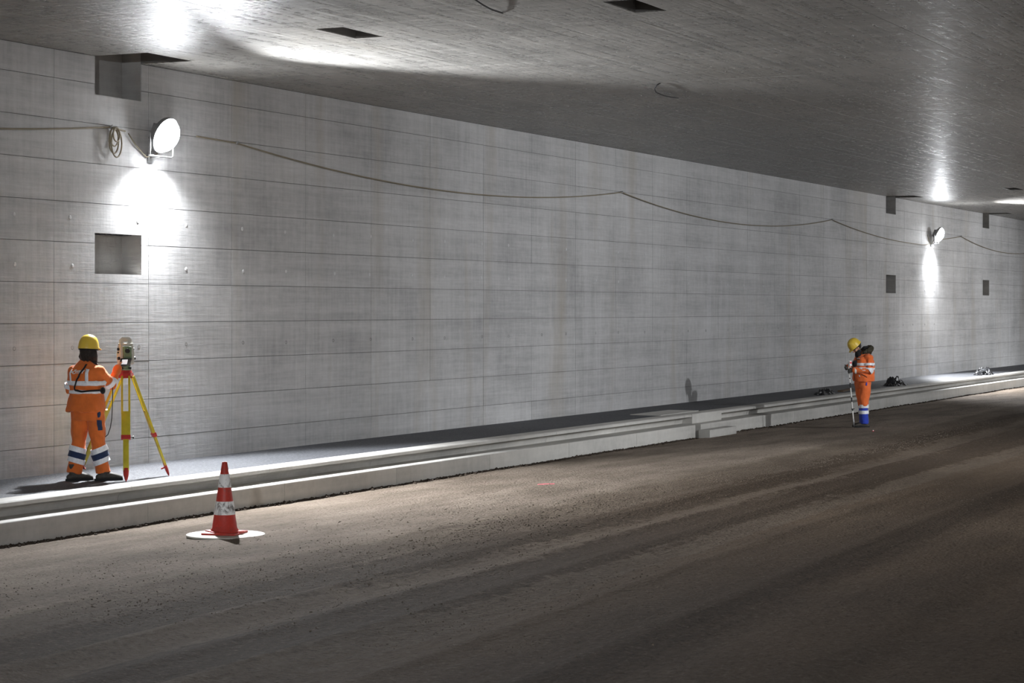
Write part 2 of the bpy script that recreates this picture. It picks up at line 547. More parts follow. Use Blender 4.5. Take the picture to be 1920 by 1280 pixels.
# ceiling
bm = bmesh.new()
for (a, b, c, d) in rect_minus((S0, S1, WALL_R - .4, WALL_Y + .45), ceil_holes + [(a, b, WALL_Y - .01, WALL_Y + .32) for a, b in NICHES]):
    add_box(bm, (a, c, CEIL_Z + PT), (b, d, CEIL_Z + .55))
for (a, b, c, d) in ceil_holes:
    add_box(bm, (a - .1, c - .1, CEIL_Z + .5), (b + .1, d + (.5 if d == WALL_Y else .1), CEIL_Z + .62))
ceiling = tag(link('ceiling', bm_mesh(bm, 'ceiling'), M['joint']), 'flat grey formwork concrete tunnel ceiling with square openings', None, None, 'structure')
PX, PY = 3.0, 1.25
shared = {}
def cpanel(bm, a, b, c, d, ao=0., co=0.):
    for (x0, x1, y0, y1) in rect_minus((a + .003, b - .003, c + .003, d - .003), ceil_holes):
        add_box(bm, (x0 - ao, y0 - co, 0), (x1 - ao, y1 - co, PT + .004))
ny = 12
ys = [WALL_Y - .005 - PY * k for k in range(ny + 1)]
rest = bmesh.new()
count = 0
sx = -14.0
while sx < 114:
    for k in range(15):
        d = WALL_Y - .005 - PY * k; c = d - PY
        if k == 14: c = WALL_R
        near = 13 < sx < 79 and k < 13 and not (sx < 19 and k < 6) and not (sx > 60 and k > 8)
        if near and count < 296:
            cut = any(h[0] < sx + PX and h[1] > sx and h[2] < d and h[3] > c for h in ceil_holes)
            key = None if cut else 1
            if key in shared: me = shared[key]
            else:
                bm = bmesh.new(); cpanel(bm, sx, sx + PX, c, d, sx, c)
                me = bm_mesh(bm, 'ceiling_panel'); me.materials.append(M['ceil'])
                if key: shared[key] = me
            o = link('ceiling_panel', me, None, ceiling)
            o.location = (sx, c, CEIL_Z + random.uniform(-.0006, .0006)); count += 1
        else:
            cpanel(rest, sx, sx + PX, c, d)
    sx += PX
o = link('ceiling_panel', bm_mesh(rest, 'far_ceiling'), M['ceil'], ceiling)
o.location = (0, 0, CEIL_Z); o['kind'] = 'stuff'

# wall on the right, behind and beside the camera
bm = bmesh.new(); add_box(bm, (S0, WALL_R - .4, -.4), (S1, WALL_R, CEIL_Z + .02))
tag(link('wall_right', bm_mesh(bm, 'wall_right'), M['wall']), 'opposite concrete tunnel wall', None, None, 'structure')

# footway
bm = bmesh.new(); add_box(bm, (S0, 14.82, -.4), (S1, WALL_Y + .1, WALK_Z))
walk = tag(link('floor_footway', bm_mesh(bm, 'footway'), M['asphalt']), 'dark asphalt footway along the concrete wall', None, None, 'structure')

# road: grid with ruts
def road_z(s, y):
    z = np.where(y > 11.8, .05 - (y - 11.8) * .05, .05)
    yy = y + .012 * s * -1 + .35 * np.sin(s * .045 + 1.) + .10 * np.sin(s * .21)
    for c, w, dp in ((9.25, .22, -.035), (9.62, .08, .02), (8.86, .09, .022), (7.8, .28, -.03), (8.3, .1, .018), (7.3, .1, .02), (10.5, .10, .012),
                     (5.8, .25, -.03), (6.3, .12, .02), (4.4, .25, -.03), (2.6, .25, -.03), (10.05, .14, -.014)):
        z = z + dp * np.exp(-((yy - (c - .35)) / w) ** 2)
    z = z + .006 * np.sin(s * 1.3 + y * .6) * np.sin(y * 2.1 + s * .3)
    return z
gs = np.concatenate([np.arange(S0, 12, .5), np.arange(12, 60, .16), np.arange(60, S1 + .01, .4)])
gy = np.concatenate([np.arange(WALL_R - .1, 4, .15), np.arange(4, 14.44, .055)])
S_, Y_ = np.meshgrid(gs, gy, indexing='ij')
Z_ = road_z(S_, Y_) + np.random.normal(0, .0022, S_.shape)
verts = np.stack([S_, Y_, Z_], -1).reshape(-1, 3)
ni, nj = S_.shape
ii, jj = np.meshgrid(np.arange(ni - 1), np.arange(nj - 1), indexing='ij')
q = (ii * nj + jj).ravel()
faces = np.stack([q, q + nj, q + nj + 1, q + 1], -1)
me = bpy.data.meshes.new('road')
me.from_pydata(verts.tolist(), [], faces.tolist())
for p in me.polygons: p.use_smooth = True
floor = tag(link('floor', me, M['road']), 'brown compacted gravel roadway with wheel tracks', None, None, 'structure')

# loose stones and the soil ridge at the kerb foot: too many to count
def stones(n, fs, fy, size, name, mat, seed, parent):
    rs = np.random.RandomState(seed)
    t = bmesh.new(); bmesh.ops.create_icosphere(t, subdivisions=1, radius=1)
    bv = np.array([v.co[:] for v in t.verts]); bf = np.array([[v.index for v in f.verts] for f in t.faces]); t.free()
    V = []; F = []
    for i in range(n):
        s_, y_ = fs(rs), fy(rs)
        sz = size(rs)
        v = bv * (1 + rs.uniform(-.3, .3, bv.shape)) * np.array([sz, sz * rs.uniform(.6, 1), sz * rs.uniform(.5, .8)])
        a = rs.uniform(0, 6.28); ca, sa = math.cos(a), math.sin(a)
        v = np.stack([v[:, 0] * ca - v[:, 1] * sa, v[:, 0] * sa + v[:, 1] * ca, v[:, 2]], -1)
        z = float(road_z(np.array(s_), np.array(y_)))
        V.append(v + np.array([s_, y_, z + sz * .2])); F.append(bf + i * len(bv))
    me = bpy.data.meshes.new(name)
    me.from_pydata(np.concatenate(V).tolist(), [], np.concatenate(F).tolist())
    return tag(link(name, me, mat, parent), None, None, None, 'stuff')
def near_s(rs): return 13 + 45 * rs.beta(1.0, 1.7)
def track_y(rs):
    return float(np.clip(rs.choice([9.9, 9.4, 8.6, 10.4, 7.3, 11.5, 6.3]) + rs.normal(0, .35), 5, 14))
stones(15000, near_s, track_y, lambda r: .004 + .011 * r.beta(1.2, 5), 'loose_gravel', M['pebble'], 3, floor)
stones(5000, lambda r: 17 + 28 * r.beta(1.6, 1.5), lambda r: 10.05 + r.normal(0, .42), lambda r: .005 + .013 * r.beta(1.2, 4), 'loose_gravel', M['pebble'], 6, floor)
stones(5200, lambda r: r.uniform(15, 37.9), lambda r: 14.29 - abs(r.normal(0, .045)), lambda r: .012 + .028 * r.beta(1.5, 3), 'soil_ridge', M['dirt'], 4, floor)
stones(1800, lambda r: r.uniform(38.3, 70), lambda r: 14.29 - abs(r.normal(0, .05)), lambda r: .012 + .03 * r.beta(1.5, 3), 'soil_ridge', M['dirt'], 5, floor)

# kerb: lower footing stones and overhanging upper stones, 3 m each
kerb = empty('trim_1', (0, 0, 0)); tag(kerb, 'pale concrete double kerb with undercut upper edge', None, None, 'structure')
LOW = [(14.27, -.3), (14.27, .178), (14.277, .186), (14.84, .186), (14.84, -.3)]
UP = [(14.80, .18), (14.80, WALK_Z + .002), (14.535, WALK_Z + .002), (14.512, WALK_Z - .004), (14.498, WALK_Z - .016), (14.495, WALK_Z - .050),
      (14.502, WALK_Z - .057), (14.56, WALK_Z - .063), (14.62, WALK_Z - .076), (14.66, WALK_Z - .096), (14.685, WALK_Z - .125), (14.695, WALK_Z - .16), (14.695, .18)]
FLAT = [(14.80, .18), (14.80, WALK_Z + .002), (14.505, WALK_Z + .002), (14.492, WALK_Z - .010), (14.492, .18)]
def runs(start, stop, L):
    out = []; a = start
    while a < stop - .05:
        out.append((a, min(a + L, stop))); a += L
    return out
sh = {}
def kerb_piece(prof, key, a, b, name):
    k = (key, round(b - a, 3))
    if k not in sh:
        bm = bmesh.new(); add_prism(bm, prof, .004, b - a - .004)
        sh[k] = bm_mesh(bm, name); sh[k].materials.append(M['kerbc'])
    o = link(name, sh[k], None, kerb); o.location = (a, 0, 0)
    return o
for a, b in runs(5.2, 38.0, 2.98) + runs(38.26, 41.1, 3.0) + runs(41.1, 100, 2.98):
    kerb_piece(LOW, 'low', a, b, 'kerb_footing')
for a, b in runs(5.2, 38.38, 2.98) + runs(40.05, 42.0, 1.95) + runs(42.0, 100, 2.98):
    kerb_piece(UP, 'up', a, b, 'kerb_stone')
kerb_piece(FLAT, 'flat', 38.38, 40.05, 'kerb_stone')
# concrete landing slab on the footway
bm = bmesh.new(); add_bevel_box(bm, (37.55, 14.81, WALK_Z - .05), (39.6, 15.45, WALK_Z + .012), .006)
o = link('landing_slab', bm_mesh(bm, 'landing_slab'), M['kerbc'], kerb)

# step block in front of the kerb
bm = bmesh.new(); add_bevel_box(bm, (38.12, 14.03, -.12), (39.65, 14.265, .085), .008)
tag(link('step_block', bm_mesh(bm, 'step_block'), M['kerbc']), 'low pale concrete step block against the kerb by the landing slab', 'step')

# ------------------------------------------------------------------ lamps
def floodlight(s, z, side, label, group, yaw=0., gain=1.):
    """side +1: hangs on the left wall and shines towards -y"""
    y = WALL_Y if side > 0 else WALL_R
    root = empty('floodlight', (s, y, z), 0 if side > 0 else math.pi)
    tag(root, label, 'floodlight', group)
    tilt = Matrix.Translation((0, -.22, .0)) @ Matrix.Rotation(math.radians(24), 4, 'X')
    turn = tilt @ Matrix.Rotation(math.radians(90), 4, 'X')     # local z of the drum -> -y
    bm = bmesh.new()
    add_lathe(bm, [(0, -.10), (.10, -.10), (.12, -.09), (.20, -.03), (.235, -.02), (.245, .0), (.245, .045), (.225, .045), (.225, .03)], 36, turn)
    for k in range(6):
        add_box(bm, (-.12 + .048 * k - .005, .06, -.11), (-.12 + .048 * k + .005, .118, .11), tilt)
    link('housing', bm_mesh(bm, 'housing', True, 40), M['housing'], root)
    bm = bmesh.new()
    add_lathe(bm, [(.226, .034), (.222, .070), (.20, .110), (.155, .150), (.09, .178), (.04, .186), (0, .188)], 36, turn)
    link('lens', bm_mesh(bm, 'lens', True), M['lens'], root)
    bm = bmesh.new()
    add_tube(bm, [(-.262, -.20, .0), (-.262, -.19, -.27), (-.255, -.17, -.29), (.255, -.17, -.29), (.262, -.19, -.27), (.262, -.20, .0)], .012, (0, 1, 0), 8)
    add_tube(bm, [(0, -.17, -.29), (0, -.01, -.30)], .016, (0, 0, 1), 8)
    add_box(bm, (-.06, -.022, -.37), (.06, -.006, -.23))
    link('bracket', bm_mesh(bm, 'bracket', True, 40), M['metal'], root)
    bm = bmesh.new()
    add_tube(bm, [(.16, -.15, -.02), (.2, -.06, -.12), (.12, -.03, -.25), (-.1, -.02, -.3), (-.35, -.03, -.16), (-.52, -.036, -.02)], .008, (0, 0, 1), 6)
    link('lamp_cable', bm_mesh(bm, 'lamp_cable', True), M['cable'], root)
    # the light this lamp gives
    def spot(name, loc, aim, power, ang, blend, rad):
        d = bpy.data.lights.new(name, 'SPOT')
        d.energy = power; d.color = LAMP_RGB; d.spot_size = math.radians(ang); d.spot_blend = blend; d.shadow_soft_size = rad
        o = bpy.data.objects.new(name, d); COL.objects.link(o); o.parent = root
        o.location = loc
        o.rotation_euler = Vector(aim).to_track_quat('-Z', 'Y').to_euler()
        return o
    if side > 0:
        e = math.radians(32)
        spot('lamp_beam', (0, -.40, -.05), (0, -math.cos(e), -math.sin(e)), P_OUT, 134, .28, .10)
    else:       # the lamps across the tunnel are turned along it and tipped lower
        e, w = math.radians(26), math.radians(yaw)
        spot('lamp_beam', (0, -.40, -.05), (-math.cos(e) * math.sin(w), -math.cos(e) * math.cos(w), -math.sin(e)), P_ACROSS * gain, 128, .85, .10)
    spot('lamp_spill', (0, -.24, -.34), (0, -.06, -1), P_DOWN, 150, 1.0, .06)
    spot('lamp_wash', (0, -.22, -.34), (0, .13, -1), P_WASH, 56, 1.0, .06)
    return root
floodlight(23.15, 4.72, 1, 'blazing white floodlight on the wall above the open square niche', 'wall floodlights')
floodlight(64.2, 4.70, 1, 'small bright floodlight on the wall between two small niches', 'wall floodlights')
for s, yaw, gain in ((-7.0, 40, 1.6), (33.9, 29, .95), (75.0, -36, 1.5)):
    floodlight(s, 4.75, -1, 'floodlight on the opposite tunnel wall', 'floodlights on the opposite wall', yaw, gain)
#--END-LAMPS

# ------------------------------------------------------------------ people
def lerp_sections(sec, z):
    """sec: rows of (z, cx, cy, a, b) from low to high"""
    if z <= sec[0][0]: return sec[0][1:]
    for p, q in zip(sec[:-1], sec[1:]):
        if z <= q[0]:
            t = (z - p[0]) / (q[0] - p[0])
            return tuple(p[i] + (q[i] - p[i]) * t for i in range(1, 5))
    return sec[-1][1:]

def add_torso(bm, sec, right, off=0., zs=None, seg=28, caps=True, sq=2.5):
    """lofted superellipse trunk; right = horizontal unit vector to the wearer's right"""
    r = Vector((right[0], right[1], 0)); f = Vector((-right[1], right[0], 0))
    zs = zs or [s[0] for s in sec]
    rings = []
    for z in zs:
        cx, cy, a, b = lerp_sections(sec, z)
        ring = []
        for k in range(seg):
            w = 2 * math.pi * k / seg
            c, s_ = math.cos(w), math.sin(w)
            ex = math.copysign(abs(c) ** (2 / sq), c); ey = math.copysign(abs(s_) ** (2 / sq), s_)
            ring.append(bm.verts.new(Vector((cx, cy, z)) + r * ((a + off) * ex) + f * ((b + off) * ey)))
        rings.append(ring)
    for p, q in zip(rings[:-1], rings[1:]):
        for k in range(seg):
            bm.faces.new((p[k], p[(k+1) % seg], q[(k+1) % seg], q[k]))
    if caps:
        bm.faces.new(rings[0][::-1]); bm.faces.new(rings[-1])

def polyline_at(pts, d):
    """point at arc fraction d of a polyline"""
    pts = [Vector(p) for p in pts]
    L = [(b - a).length for a, b in zip(pts[:-1], pts[1:])]
    t = d * sum(L)
    for a, b, l in zip(pts[:-1], pts[1:], L):
        if t <= l: return a.lerp(b, t / l)
        t -= l
    return pts[-1]

def limb_radius(pts, rad, d):
    L = [(Vector(b) - Vector(a)).length for a, b in zip(pts[:-1], pts[1:])]
    t = d * sum(L); i = 0
    for i, l in enumerate(L):
        if t <= l or i == len(L) - 1: break
        t -= l
    k = min(1, t / L[i])
    return rad[i] + (rad[i+1] - rad[i]) * k

def cuff(pts, rad, d0, d1, off=.010, seg=24, tilt=None):
    """ring of tape or cloth around a limb between arc fractions d0 and d1"""
    bm = bmesh.new()
    n = 4
    P = [polyline_at(pts, d0 + (d1 - d0) * k / n) for k in range(n + 1)]
    R = [limb_radius(pts, rad, d0 + (d1 - d0) * k / n) for k in range(n + 1)]
    outer = add_tube(bm, P, [r + off for r in R], (1, .3, 0), seg, caps=False)
    inner = add_tube(bm, P, [r - .004 for r in R], (1, .3, 0), seg, caps=False)
    for o, i in ((outer[0], inner[0]), (outer[-1], inner[-1])):
        for k in range(seg):
            bm.faces.new((o[k], o[(k+1) % seg], i[(k+1) % seg], i[k]))
    if tilt is not None:
        c = (P[0] + P[-1]) / 2
        bmesh.ops.transform(bm, matrix=Matrix.Translation(c) @ tilt @ Matrix.Translation(-c), verts=bm.verts[:])
    return bm

def add_hand(bm, wrist, d, normal, curl=.5, side=1, size=1.0):
    """palm and five fingers; normal points out of the palm"""
    d = Vector(d).normalized(); n = Vector(normal); n = (n - d * n.dot(d)).normalized()
    s = d.cross(n) * side           # towards the thumb
    W = Vector(wrist); k = size
    add_tube(bm, [W - d * .02 * k, W + d * .03 * k, W + d * .085 * k], [(.022*k, .029*k), (.018*k, .038*k), (.013*k, .041*k)], n, 12)
    lens = [.072, .080, .074, .058]
    for i in range(4):
        base = W + d * (.080 * k) + s * ((.030 - .020 * i) * k)
        p = [base]; dd = d.copy(); a = curl * (.55 + .05 * i)
        for seg_l, ka in ((.42, 1.0), (.32, 1.3), (.26, 1.0)):
            rot = Matrix.Rotation(-a * ka, 3, d.cross(n))
            dd = (dd * math.cos(a * ka) + (n * math.cos(0) ) * math.sin(a * ka)).normalized() if len(p) == 1 else (rot.inverted() @ dd).normalized() if False else (dd * math.cos(a * ka) + (n - dd * n.dot(dd)).normalized() * math.sin(a * ka)).normalized()
            p.append(p[-1] + dd * (lens[i] * seg_l * k))
        add_tube(bm, p, [.0098*k, .0092*k, .0085*k, .0070*k], s, 8, round_caps=True)
    b = W + d * .025 * k + s * .030 * k
    t1 = (d * .6 + s * .7 + n * .25).normalized(); t2 = (d * .85 + s * .25 + n * .45).normalized()
    add_tube(bm, [b, b + t1 * .038 * k, b + t1 * .038 * k + t2 * .030 * k, b + t1 * .038 * k + t2 * .052 * k], [.013*k, .0115*k, .010*k, .008*k], n, 8, round_caps=True)

def head_frame(yaw_dir, pitch=0.):
    """columns: right, forward, up; yaw_dir horizontal facing; pitch > 0 looks down"""
    f = Vector((yaw_dir[0], yaw_dir[1], 0)).normalized(); r = Vector((f.y, -f.x, 0)); u = Vector((0, 0, 1))
    f2 = f * math.cos(pitch) - u * math.sin(pitch); u2 = u * math.cos(pitch) + f * math.sin(pitch)
    return Matrix((r, f2, u2)).transposed().to_4x4()

def add_head(bm, c, H):
    """skull, jaw, nose, brow, ears, lips around the head centre c; H from head_frame"""
    c = Vector(c)
    def at(x, y, z): return c + (H @ Vector((x, y, z)))
    R = H.copy()
    add_blob(bm, at(0, -.008, .025), (.076, .096, .092), 18, R)
    add_blob(bm, at(0, .020, -.045), (.060, .066, .072), 16, R)
    add_blob(bm, at(0, .052, -.088), (.028, .026, .022), 10, R)
    add_tube(bm, [at(0, .080, .020), at(0, .100, -.018), at(0, .104, -.030)], [.009, .013, .012], H @ Vector((1, 0, 0)), 8, round_caps=True)
    add_tube(bm, [at(-.040, .072, .030), at(0, .084, .034), at(.040, .072, .030)], .010, H @ Vector((0, 0, 1)), 8, round_caps=True)
    add_tube(bm, [at(-.022, .078, -.062), at(0, .088, -.062), at(.022, .078, -.062)], .0085, H @ Vector((0, 0, 1)), 8, round_caps=True)
    for s_ in (-1, 1):
        add_blob(bm, at(.076 * s_, -.010, -.010), (.009, .019, .032), 10, R)
        add_blob(bm, at(.040 * s_, .050, -.025), (.024, .026, .024), 10, R)

def eyes(c, H, parent):
    for s_ in (-1, 1):
        bm = bmesh.new()
        add_blob(bm, Vector(c) + (H @ Vector((.031 * s_, .077, .008))), (.012, .008, .007), 10, H)
        link('eye', bm_mesh(bm, 'eye', True), M['ablack'], parent)

def helmet(parent, c, H, k=1.0):
    """hard hat: dome, ridge, rim and peak"""
    root = bmesh.new()
    A, B, Ht = .114 * k, .134 * k, .165 * k
    X = Matrix.Translation(Vector(c)) @ H
    prof = [(1.03, -.012), (1.06, .0), (1.03, .012), (1.0, .035), (.955, .07), (.86, .105), (.70, .135), (.50, .154), (.26, .164), (0, .166)]
    vs = add_lathe(root, [(r, z * k) for r, z in prof], 36, Matrix.Diagonal((A, B, 1, 1)))
    for v in vs: v.co = X @ v.co
    me = bm_mesh(root, 'helmet', True)
    o = link('helmet', me, M['helmet'], parent); o['label'] = 'yellow hard hat'
    bm = bmesh.new()
    n = 16; rows_ = []
    for j in range(4):
        t = j / 3
        row = []
        for i in range(n + 1):
            a = math.radians(28 + 124 * i / n)
            e = 1 + .34 * t * math.sin((i / n) * math.pi) ** .7
            row.append((A * math.cos(a) * (1.03 + (e - 1) * .5), B * math.sin(a) * (1.0 + (e - 1)), .004 * k - .020 * t * math.sin(i / n * math.pi)))
        rows_.append(row)
    top = [[bm.verts.new(X @ Vector(p)) for p in r] for r in rows_]
    bot = [[bm.verts.new(X @ (Vector(p) - Vector((0, 0, .006)))) for p in r] for r in rows_]
    for j in range(3):
        for i in range(n):
            bm.faces.new((top[j][i], top[j][i+1], top[j+1][i+1], top[j+1][i]))
            bm.faces.new((bot[j][i], bot[j+1][i], bot[j+1][i+1], bot[j][i+1]))
    for i in range(n):
        bm.faces.new((top[3][i], top[3][i+1], bot[3][i+1], bot[3][i]))
    link('peak', bm_mesh(bm, 'peak', True), M['helmet'], o)
    bm = bmesh.new()
    for xo in (-.03, 0, .03):
        add_tube(bm, [X @ Vector((xo * k, B * math.sin(a) * .99, math.cos(a) * Ht * .995 - abs(xo) * .10)) for a in [math.radians(q) for q in range(-62, 63, 12)]], .006 * k, H @ Vector((1, 0, 0)), 8)
    link('ridge', bm_mesh(bm, 'ridge', True), M['helmet'], o)
    bm = bmesh.new()
    add_lathe(bm, [(.97, -.030 * k), (.985, -.02 * k), (.985, .0), (.9, .0), (.9, -.03 * k)], 28, X @ Matrix.Diagonal((A, B, 1, 1)))
    link('head_band', bm_mesh(bm, 'head_band', True), M['black'], o)
    return o

def boot(parent, heel, d, label=None, size=1.0):
    """work boot with sole, standing on z of heel"""
    d = Vector((d[0], d[1], 0)).normalized(); r = Vector((d.y, -d.x, 0))
    X = Matrix.Translation(Vector(heel)) @ Matrix((r, d, Vector((0, 0, 1)))).transposed().to_4x4()
    bm = bmesh.new(); k = size
    def P(x, y, z): return X @ Vector((x * k, y * k, z * k))
    add_tube(bm, [P(0, .045, .045), P(0, .05, .09), P(0, .055, .15), P(0, .055, .20)], [(.046*k, .052*k), (.045*k, .052*k), (.050*k, .055*k), (.056*k, .060*k)], r, 16)
    add_tube(bm, [P(0, .0, .045), P(0, .07, .060), P(0, .15, .060), P(0, .22, .048), P(0, .268, .036)], [(.036*k, .036*k), (.044*k, .046*k), (.048*k, .042*k), (.050*k, .034*k), (.040*k, .024*k)], r, 16, round_caps=True)
    o = link('boot', remeshed(bm, 'boot', .008, 4), M['boot'], parent)
    bm = bmesh.new(); n = 28; lo = []; hi = []
    for i in range(n):
        a = 2 * math.pi * i / n
        x = .053 * math.cos(a) * (1 - .12 * math.cos(a + 2.2)); y = .125 + .172 * math.sin(a)
        x *= (1.0 if y > .12 else .86)
        lo.append(bm.verts.new(P(x, y, 0))); hi.append(bm.verts.new(P(x * 1.02, y, .028)))
    for i in range(n): bm.faces.new((lo[i], lo[(i+1) % n], hi[(i+1) % n], hi[i]))
    bm.faces.new(lo[::-1]); bm.faces.new(hi)
    link('sole', bm_mesh(bm, 'sole'), M['sole'], o)
    return o

def strip_grid(a, b, width_dir, w, n=14):
    """flat strip from a to b"""
    bm = bmesh.new(); a = Vector(a); b = Vector(b); wd = Vector(width_dir).normalized() * (w / 2)
    L = [(bm.verts.new(a.lerp(b, i / n) - wd), bm.verts.new(a.lerp(b, i / n)), bm.verts.new(a.lerp(b, i / n) + wd)) for i in range(n + 1)]
    for p, q in zip(L[:-1], L[1:]):
        bm.faces.new((p[0], p[1], q[1], q[0])); bm.faces.new((p[1], p[2], q[2], q[1]))
    return bm

def worn_strip(bm, target, off, name, mat, parent, thick=.004):
    me = bm_mesh(bm, name + '_src')
    me = shrink(me, target, off, name)
    me = bake(me, [('SOLIDIFY', dict(thickness=thick, offset=0))], name)
    for p in me.polygons: p.use_smooth = True
    me.materials.clear()
    return link(name, me, mat, parent)

# ---- the surveyor at the instrument (seen from behind)
PX1 = (20.48, 15.37)
def surveyor():
    vd = Vector((*PX1, 0)).normalized()
    rz = math.atan2(-vd.x, vd.y)
    rz = math.atan2(vd.y, vd.x) - math.pi / 2
    right = (math.cos(math.radians(-28)), math.sin(math.radians(-28)))
    fwd = (-right[1], right[0])
    HC = (-.018, .030, 1.530); HF = head_frame((.78, .62), .05)
    shR, shL = (.105, -.072, 1.305), (-.192, .082, 1.305)
    elR, wrR = (.245, .075, 1.135), (.330, .262, 1.325)
    elL, wrL = (-.235, .150, 1.085), (-.05, .300, 1.14)
    hipL, knL, anL = (-.115, .045, .86), (-.135, .040, .47), (-.182, .020, .09)
    hipR, knR, anR = (.060, -.045, .86), (.090, -.040, .47), (.150, -.030, .09)
    # continuous body
    bm = bmesh.new()
    add_head(bm, HC, HF)
    add_tube(bm, [(-.035, .0, 1.36), (-.025, .015, 1.47)], [.062, .052], (1, 0, 0), 14)
    add_torso(bm, [(.84, -.03, 0, .15, .11), (1.05, -.035, 0, .145, .105), (1.25, -.045, 0, .165, .11), (1.36, -.045, 0, .15, .085), (1.41, -.04, 0, .06, .05)], right)
    for a, b, c in ((shR, elR, wrR), (shL, elL, wrL)):
        add_tube(bm, [a, b, c], [.048, .038, .029], (0, 0, 1), 12, round_caps=True)
    add_hand(bm, wrR, (.28, .62, .70), (.85, .25, -.45), .55, 1)
    add_hand(bm, wrL, (.75, .6, .1), (.2, -.1, 1), .8, -1)
    for a, b, c in ((hipL, knL, anL), (hipR, knR, anR)):
        add_tube(bm, [a, b, c], [.078, .053, .032], (1, 0, 0), 12, round_caps=True)
    body = link('person', remeshed(bm, 'person', .0065, 2), M['skin'])
    body.location = (*PX1, WALK_Z); body.rotation_euler = (0, 0, rz)
    tag(body, 'person in orange work suit and yellow helmet, back turned, one hand at the survey instrument', 'person', 'survey workers')
    bpy.context.view_layer.update()
    # jacket
    sec = [(.825, -.050, .0, .238, .178), (.90, -.047, .0, .228, .170), (1.02, -.04, .0, .205, .150), (1.09, -.042, .0, .204, .148), (1.18, -.045, .0, .212, .150),
           (1.28, -.048, 0, .205, .140), (1.345, -.046, .0, .178, .118), (1.395, -.042, .0, .115, .092), (1.43, -.036, .008, .078, .078), (1.465, -.030, .014, .070, .072)]
    aR, rR = [shR, elR, wrR], [.074, .066, .050]
    aL, rL = [shL, elL, wrL], [.074, .066, .050]
    bm = bmesh.new()
    add_torso(bm, sec, right)
    add_tube(bm, aR, rR, (0, 0, 1), 16, round_caps=True)
    add_tube(bm, aL, rL, (0, 0, 1), 16, round_caps=True)
    jk = link('jacket', remeshed(bm, 'jacket', .009, 4, (.015, 8.5, .9)), M['orange'], body)
    jk['label'] = 'orange high visibility jacket'
    bpy.context.view_layer.update()
    # tape round the trunk
    for z0, z1 in ((1.135, 1.190), (1.040, 1.082)):
        bm = bmesh.new(); add_torso(bm, sec, right, .02, [z0, (z0 + z1) / 2, z1], 64, caps=False)
        worn_strip(bm, jk, .005, 'reflective_band', M['reflex'], jk)
    # tape over the shoulders, down the back
    R = Vector((*right, 0)); F = Vector((*fwd, 0))
    C = Vector((-.045, 0, 0))
    for x, w in ((-.172, .036), (.092, .050)):
        a = C + R * x - F * .17 + Vector((0, 0, 1.365)); b = C + R * (x * .93) - F * .17 + Vector((0, 0, 1.17))
        worn_strip(strip_grid(a, b, R, w), jk, .006, 'reflective_band', M['reflex'], jk)
    for d0, d1 in ((.36, .46), (.52, .60)):
        for pts, rad in ((aR, rR), (aL, rL)):
            link('reflective_band', bm_mesh(cuff(pts, rad, d0, d1, .012), 'reflective_band', True, 50), M['reflex'], jk)
    # lettering on the back
    cu = bpy.data.curves.new('txt', 'FONT'); cu.body = 'PÖYRY'; cu.size = .064; cu.align_x = 'CENTER'; cu.align_y = 'CENTER'; cu.extrude = .0
    cu.offset = .0032; cu.shear = .15; cu.resolution_u = 3
    to = bpy.data.objects.new('txt', cu); COL.objects.link(to)
    dg = bpy.context.evaluated_depsgraph_get(); dg.update()
    tm = bpy.data.meshes.new_from_object(to.evaluated_get(dg), depsgraph=dg); bpy.data.objects.remove(to)
    b2 = bmesh.new(); b2.from_mesh(tm)
    bmesh.ops.triangulate(b2, faces=b2.faces[:])
    bmesh.ops.subdivide_edges(b2, edges=[e for e in b2.edges if e.calc_length() > .012], cuts=2)
    bmesh.ops.triangulate(b2, faces=b2.faces[:])
    # text x axis to the wearer's right as read from behind, y up, normal = -forward
    TM = Matrix((R, Vector((0, 0, 1)), -F)).transposed().to_4x4()
    TM = Matrix.Translation(C + R * (-.056) - F * .155 + Vector((0, 0, 1.300))) @ TM @ Matrix.Rotation(math.radians(1), 4, 'Z')
    bmesh.ops.transform(b2, matrix=TM, verts=b2.verts[:])
    tmesh = shrink(bm_mesh(b2, 't'), jk, .009, 'lettering')
    tmesh.materials.clear()
    o = link('lettering', tmesh, M['white'], jk); o['label'] = 'white lettering on the back'
    # collar
    # shoulder strap with pouch
    st = [C + R * .075 - F * .15 + Vector((0, 0, 1.42)), C + R * .02 - F * .17 + Vector((0, 0, 1.33)), C + R * (-.05) - F * .17 + Vector((0, 0, 1.20)), C + R * (-.085) - F * .17 + Vector((0, 0, 1.11)), C + R * (-.075) - F * .17 + Vector((0, 0, 1.078)),
          C + R * .02 - F * .17 + Vector((0, 0, 1.065)), C + R * .13 - F * .16 + Vector((0, 0, 1.075)), C + R * .215 - F * .06 + Vector((0, 0, 1.08))]
    bm = bmesh.new(); prev = None
    P = [polyline_at(st, k / 40) for k in range(41)]
    for i, p in enumerate(P):
        d = (P[min(i+1, 40)] - P[max(i-1, 0)]).normalized(); wv = d.cross(F).normalized() * .011
        cur = (bm.verts.new(p - wv), bm.verts.new(p + wv))
        if prev: bm.faces.new((prev[0], prev[1], cur[1], cur[0]))
        prev = cur
    worn_strip(bm, jk, .012, 'shoulder_strap', M['black'], body)
    bm = bmesh.new(); q = C + R * .232 - F * .03 + Vector((0, 0, 1.075))
    add_blob(bm, q, (.032, .050, .042), 14)
    link('pouch', bm_mesh(bm, 'pouch', True), M['black'], body)
    # trousers
    tL = [(-.105, .035, .88), (-.122, .040, .66), knL, (-.158, .030, .27), anL]; rdL = [.118, .106, .088, .088, .092]
    tR = [(.055, -.035, .88), (.070, -.040, .66), knR, (.122, -.035, .27), anR]; rdR = [.118, .106, .088, .088, .092]
    bm = bmesh.new()
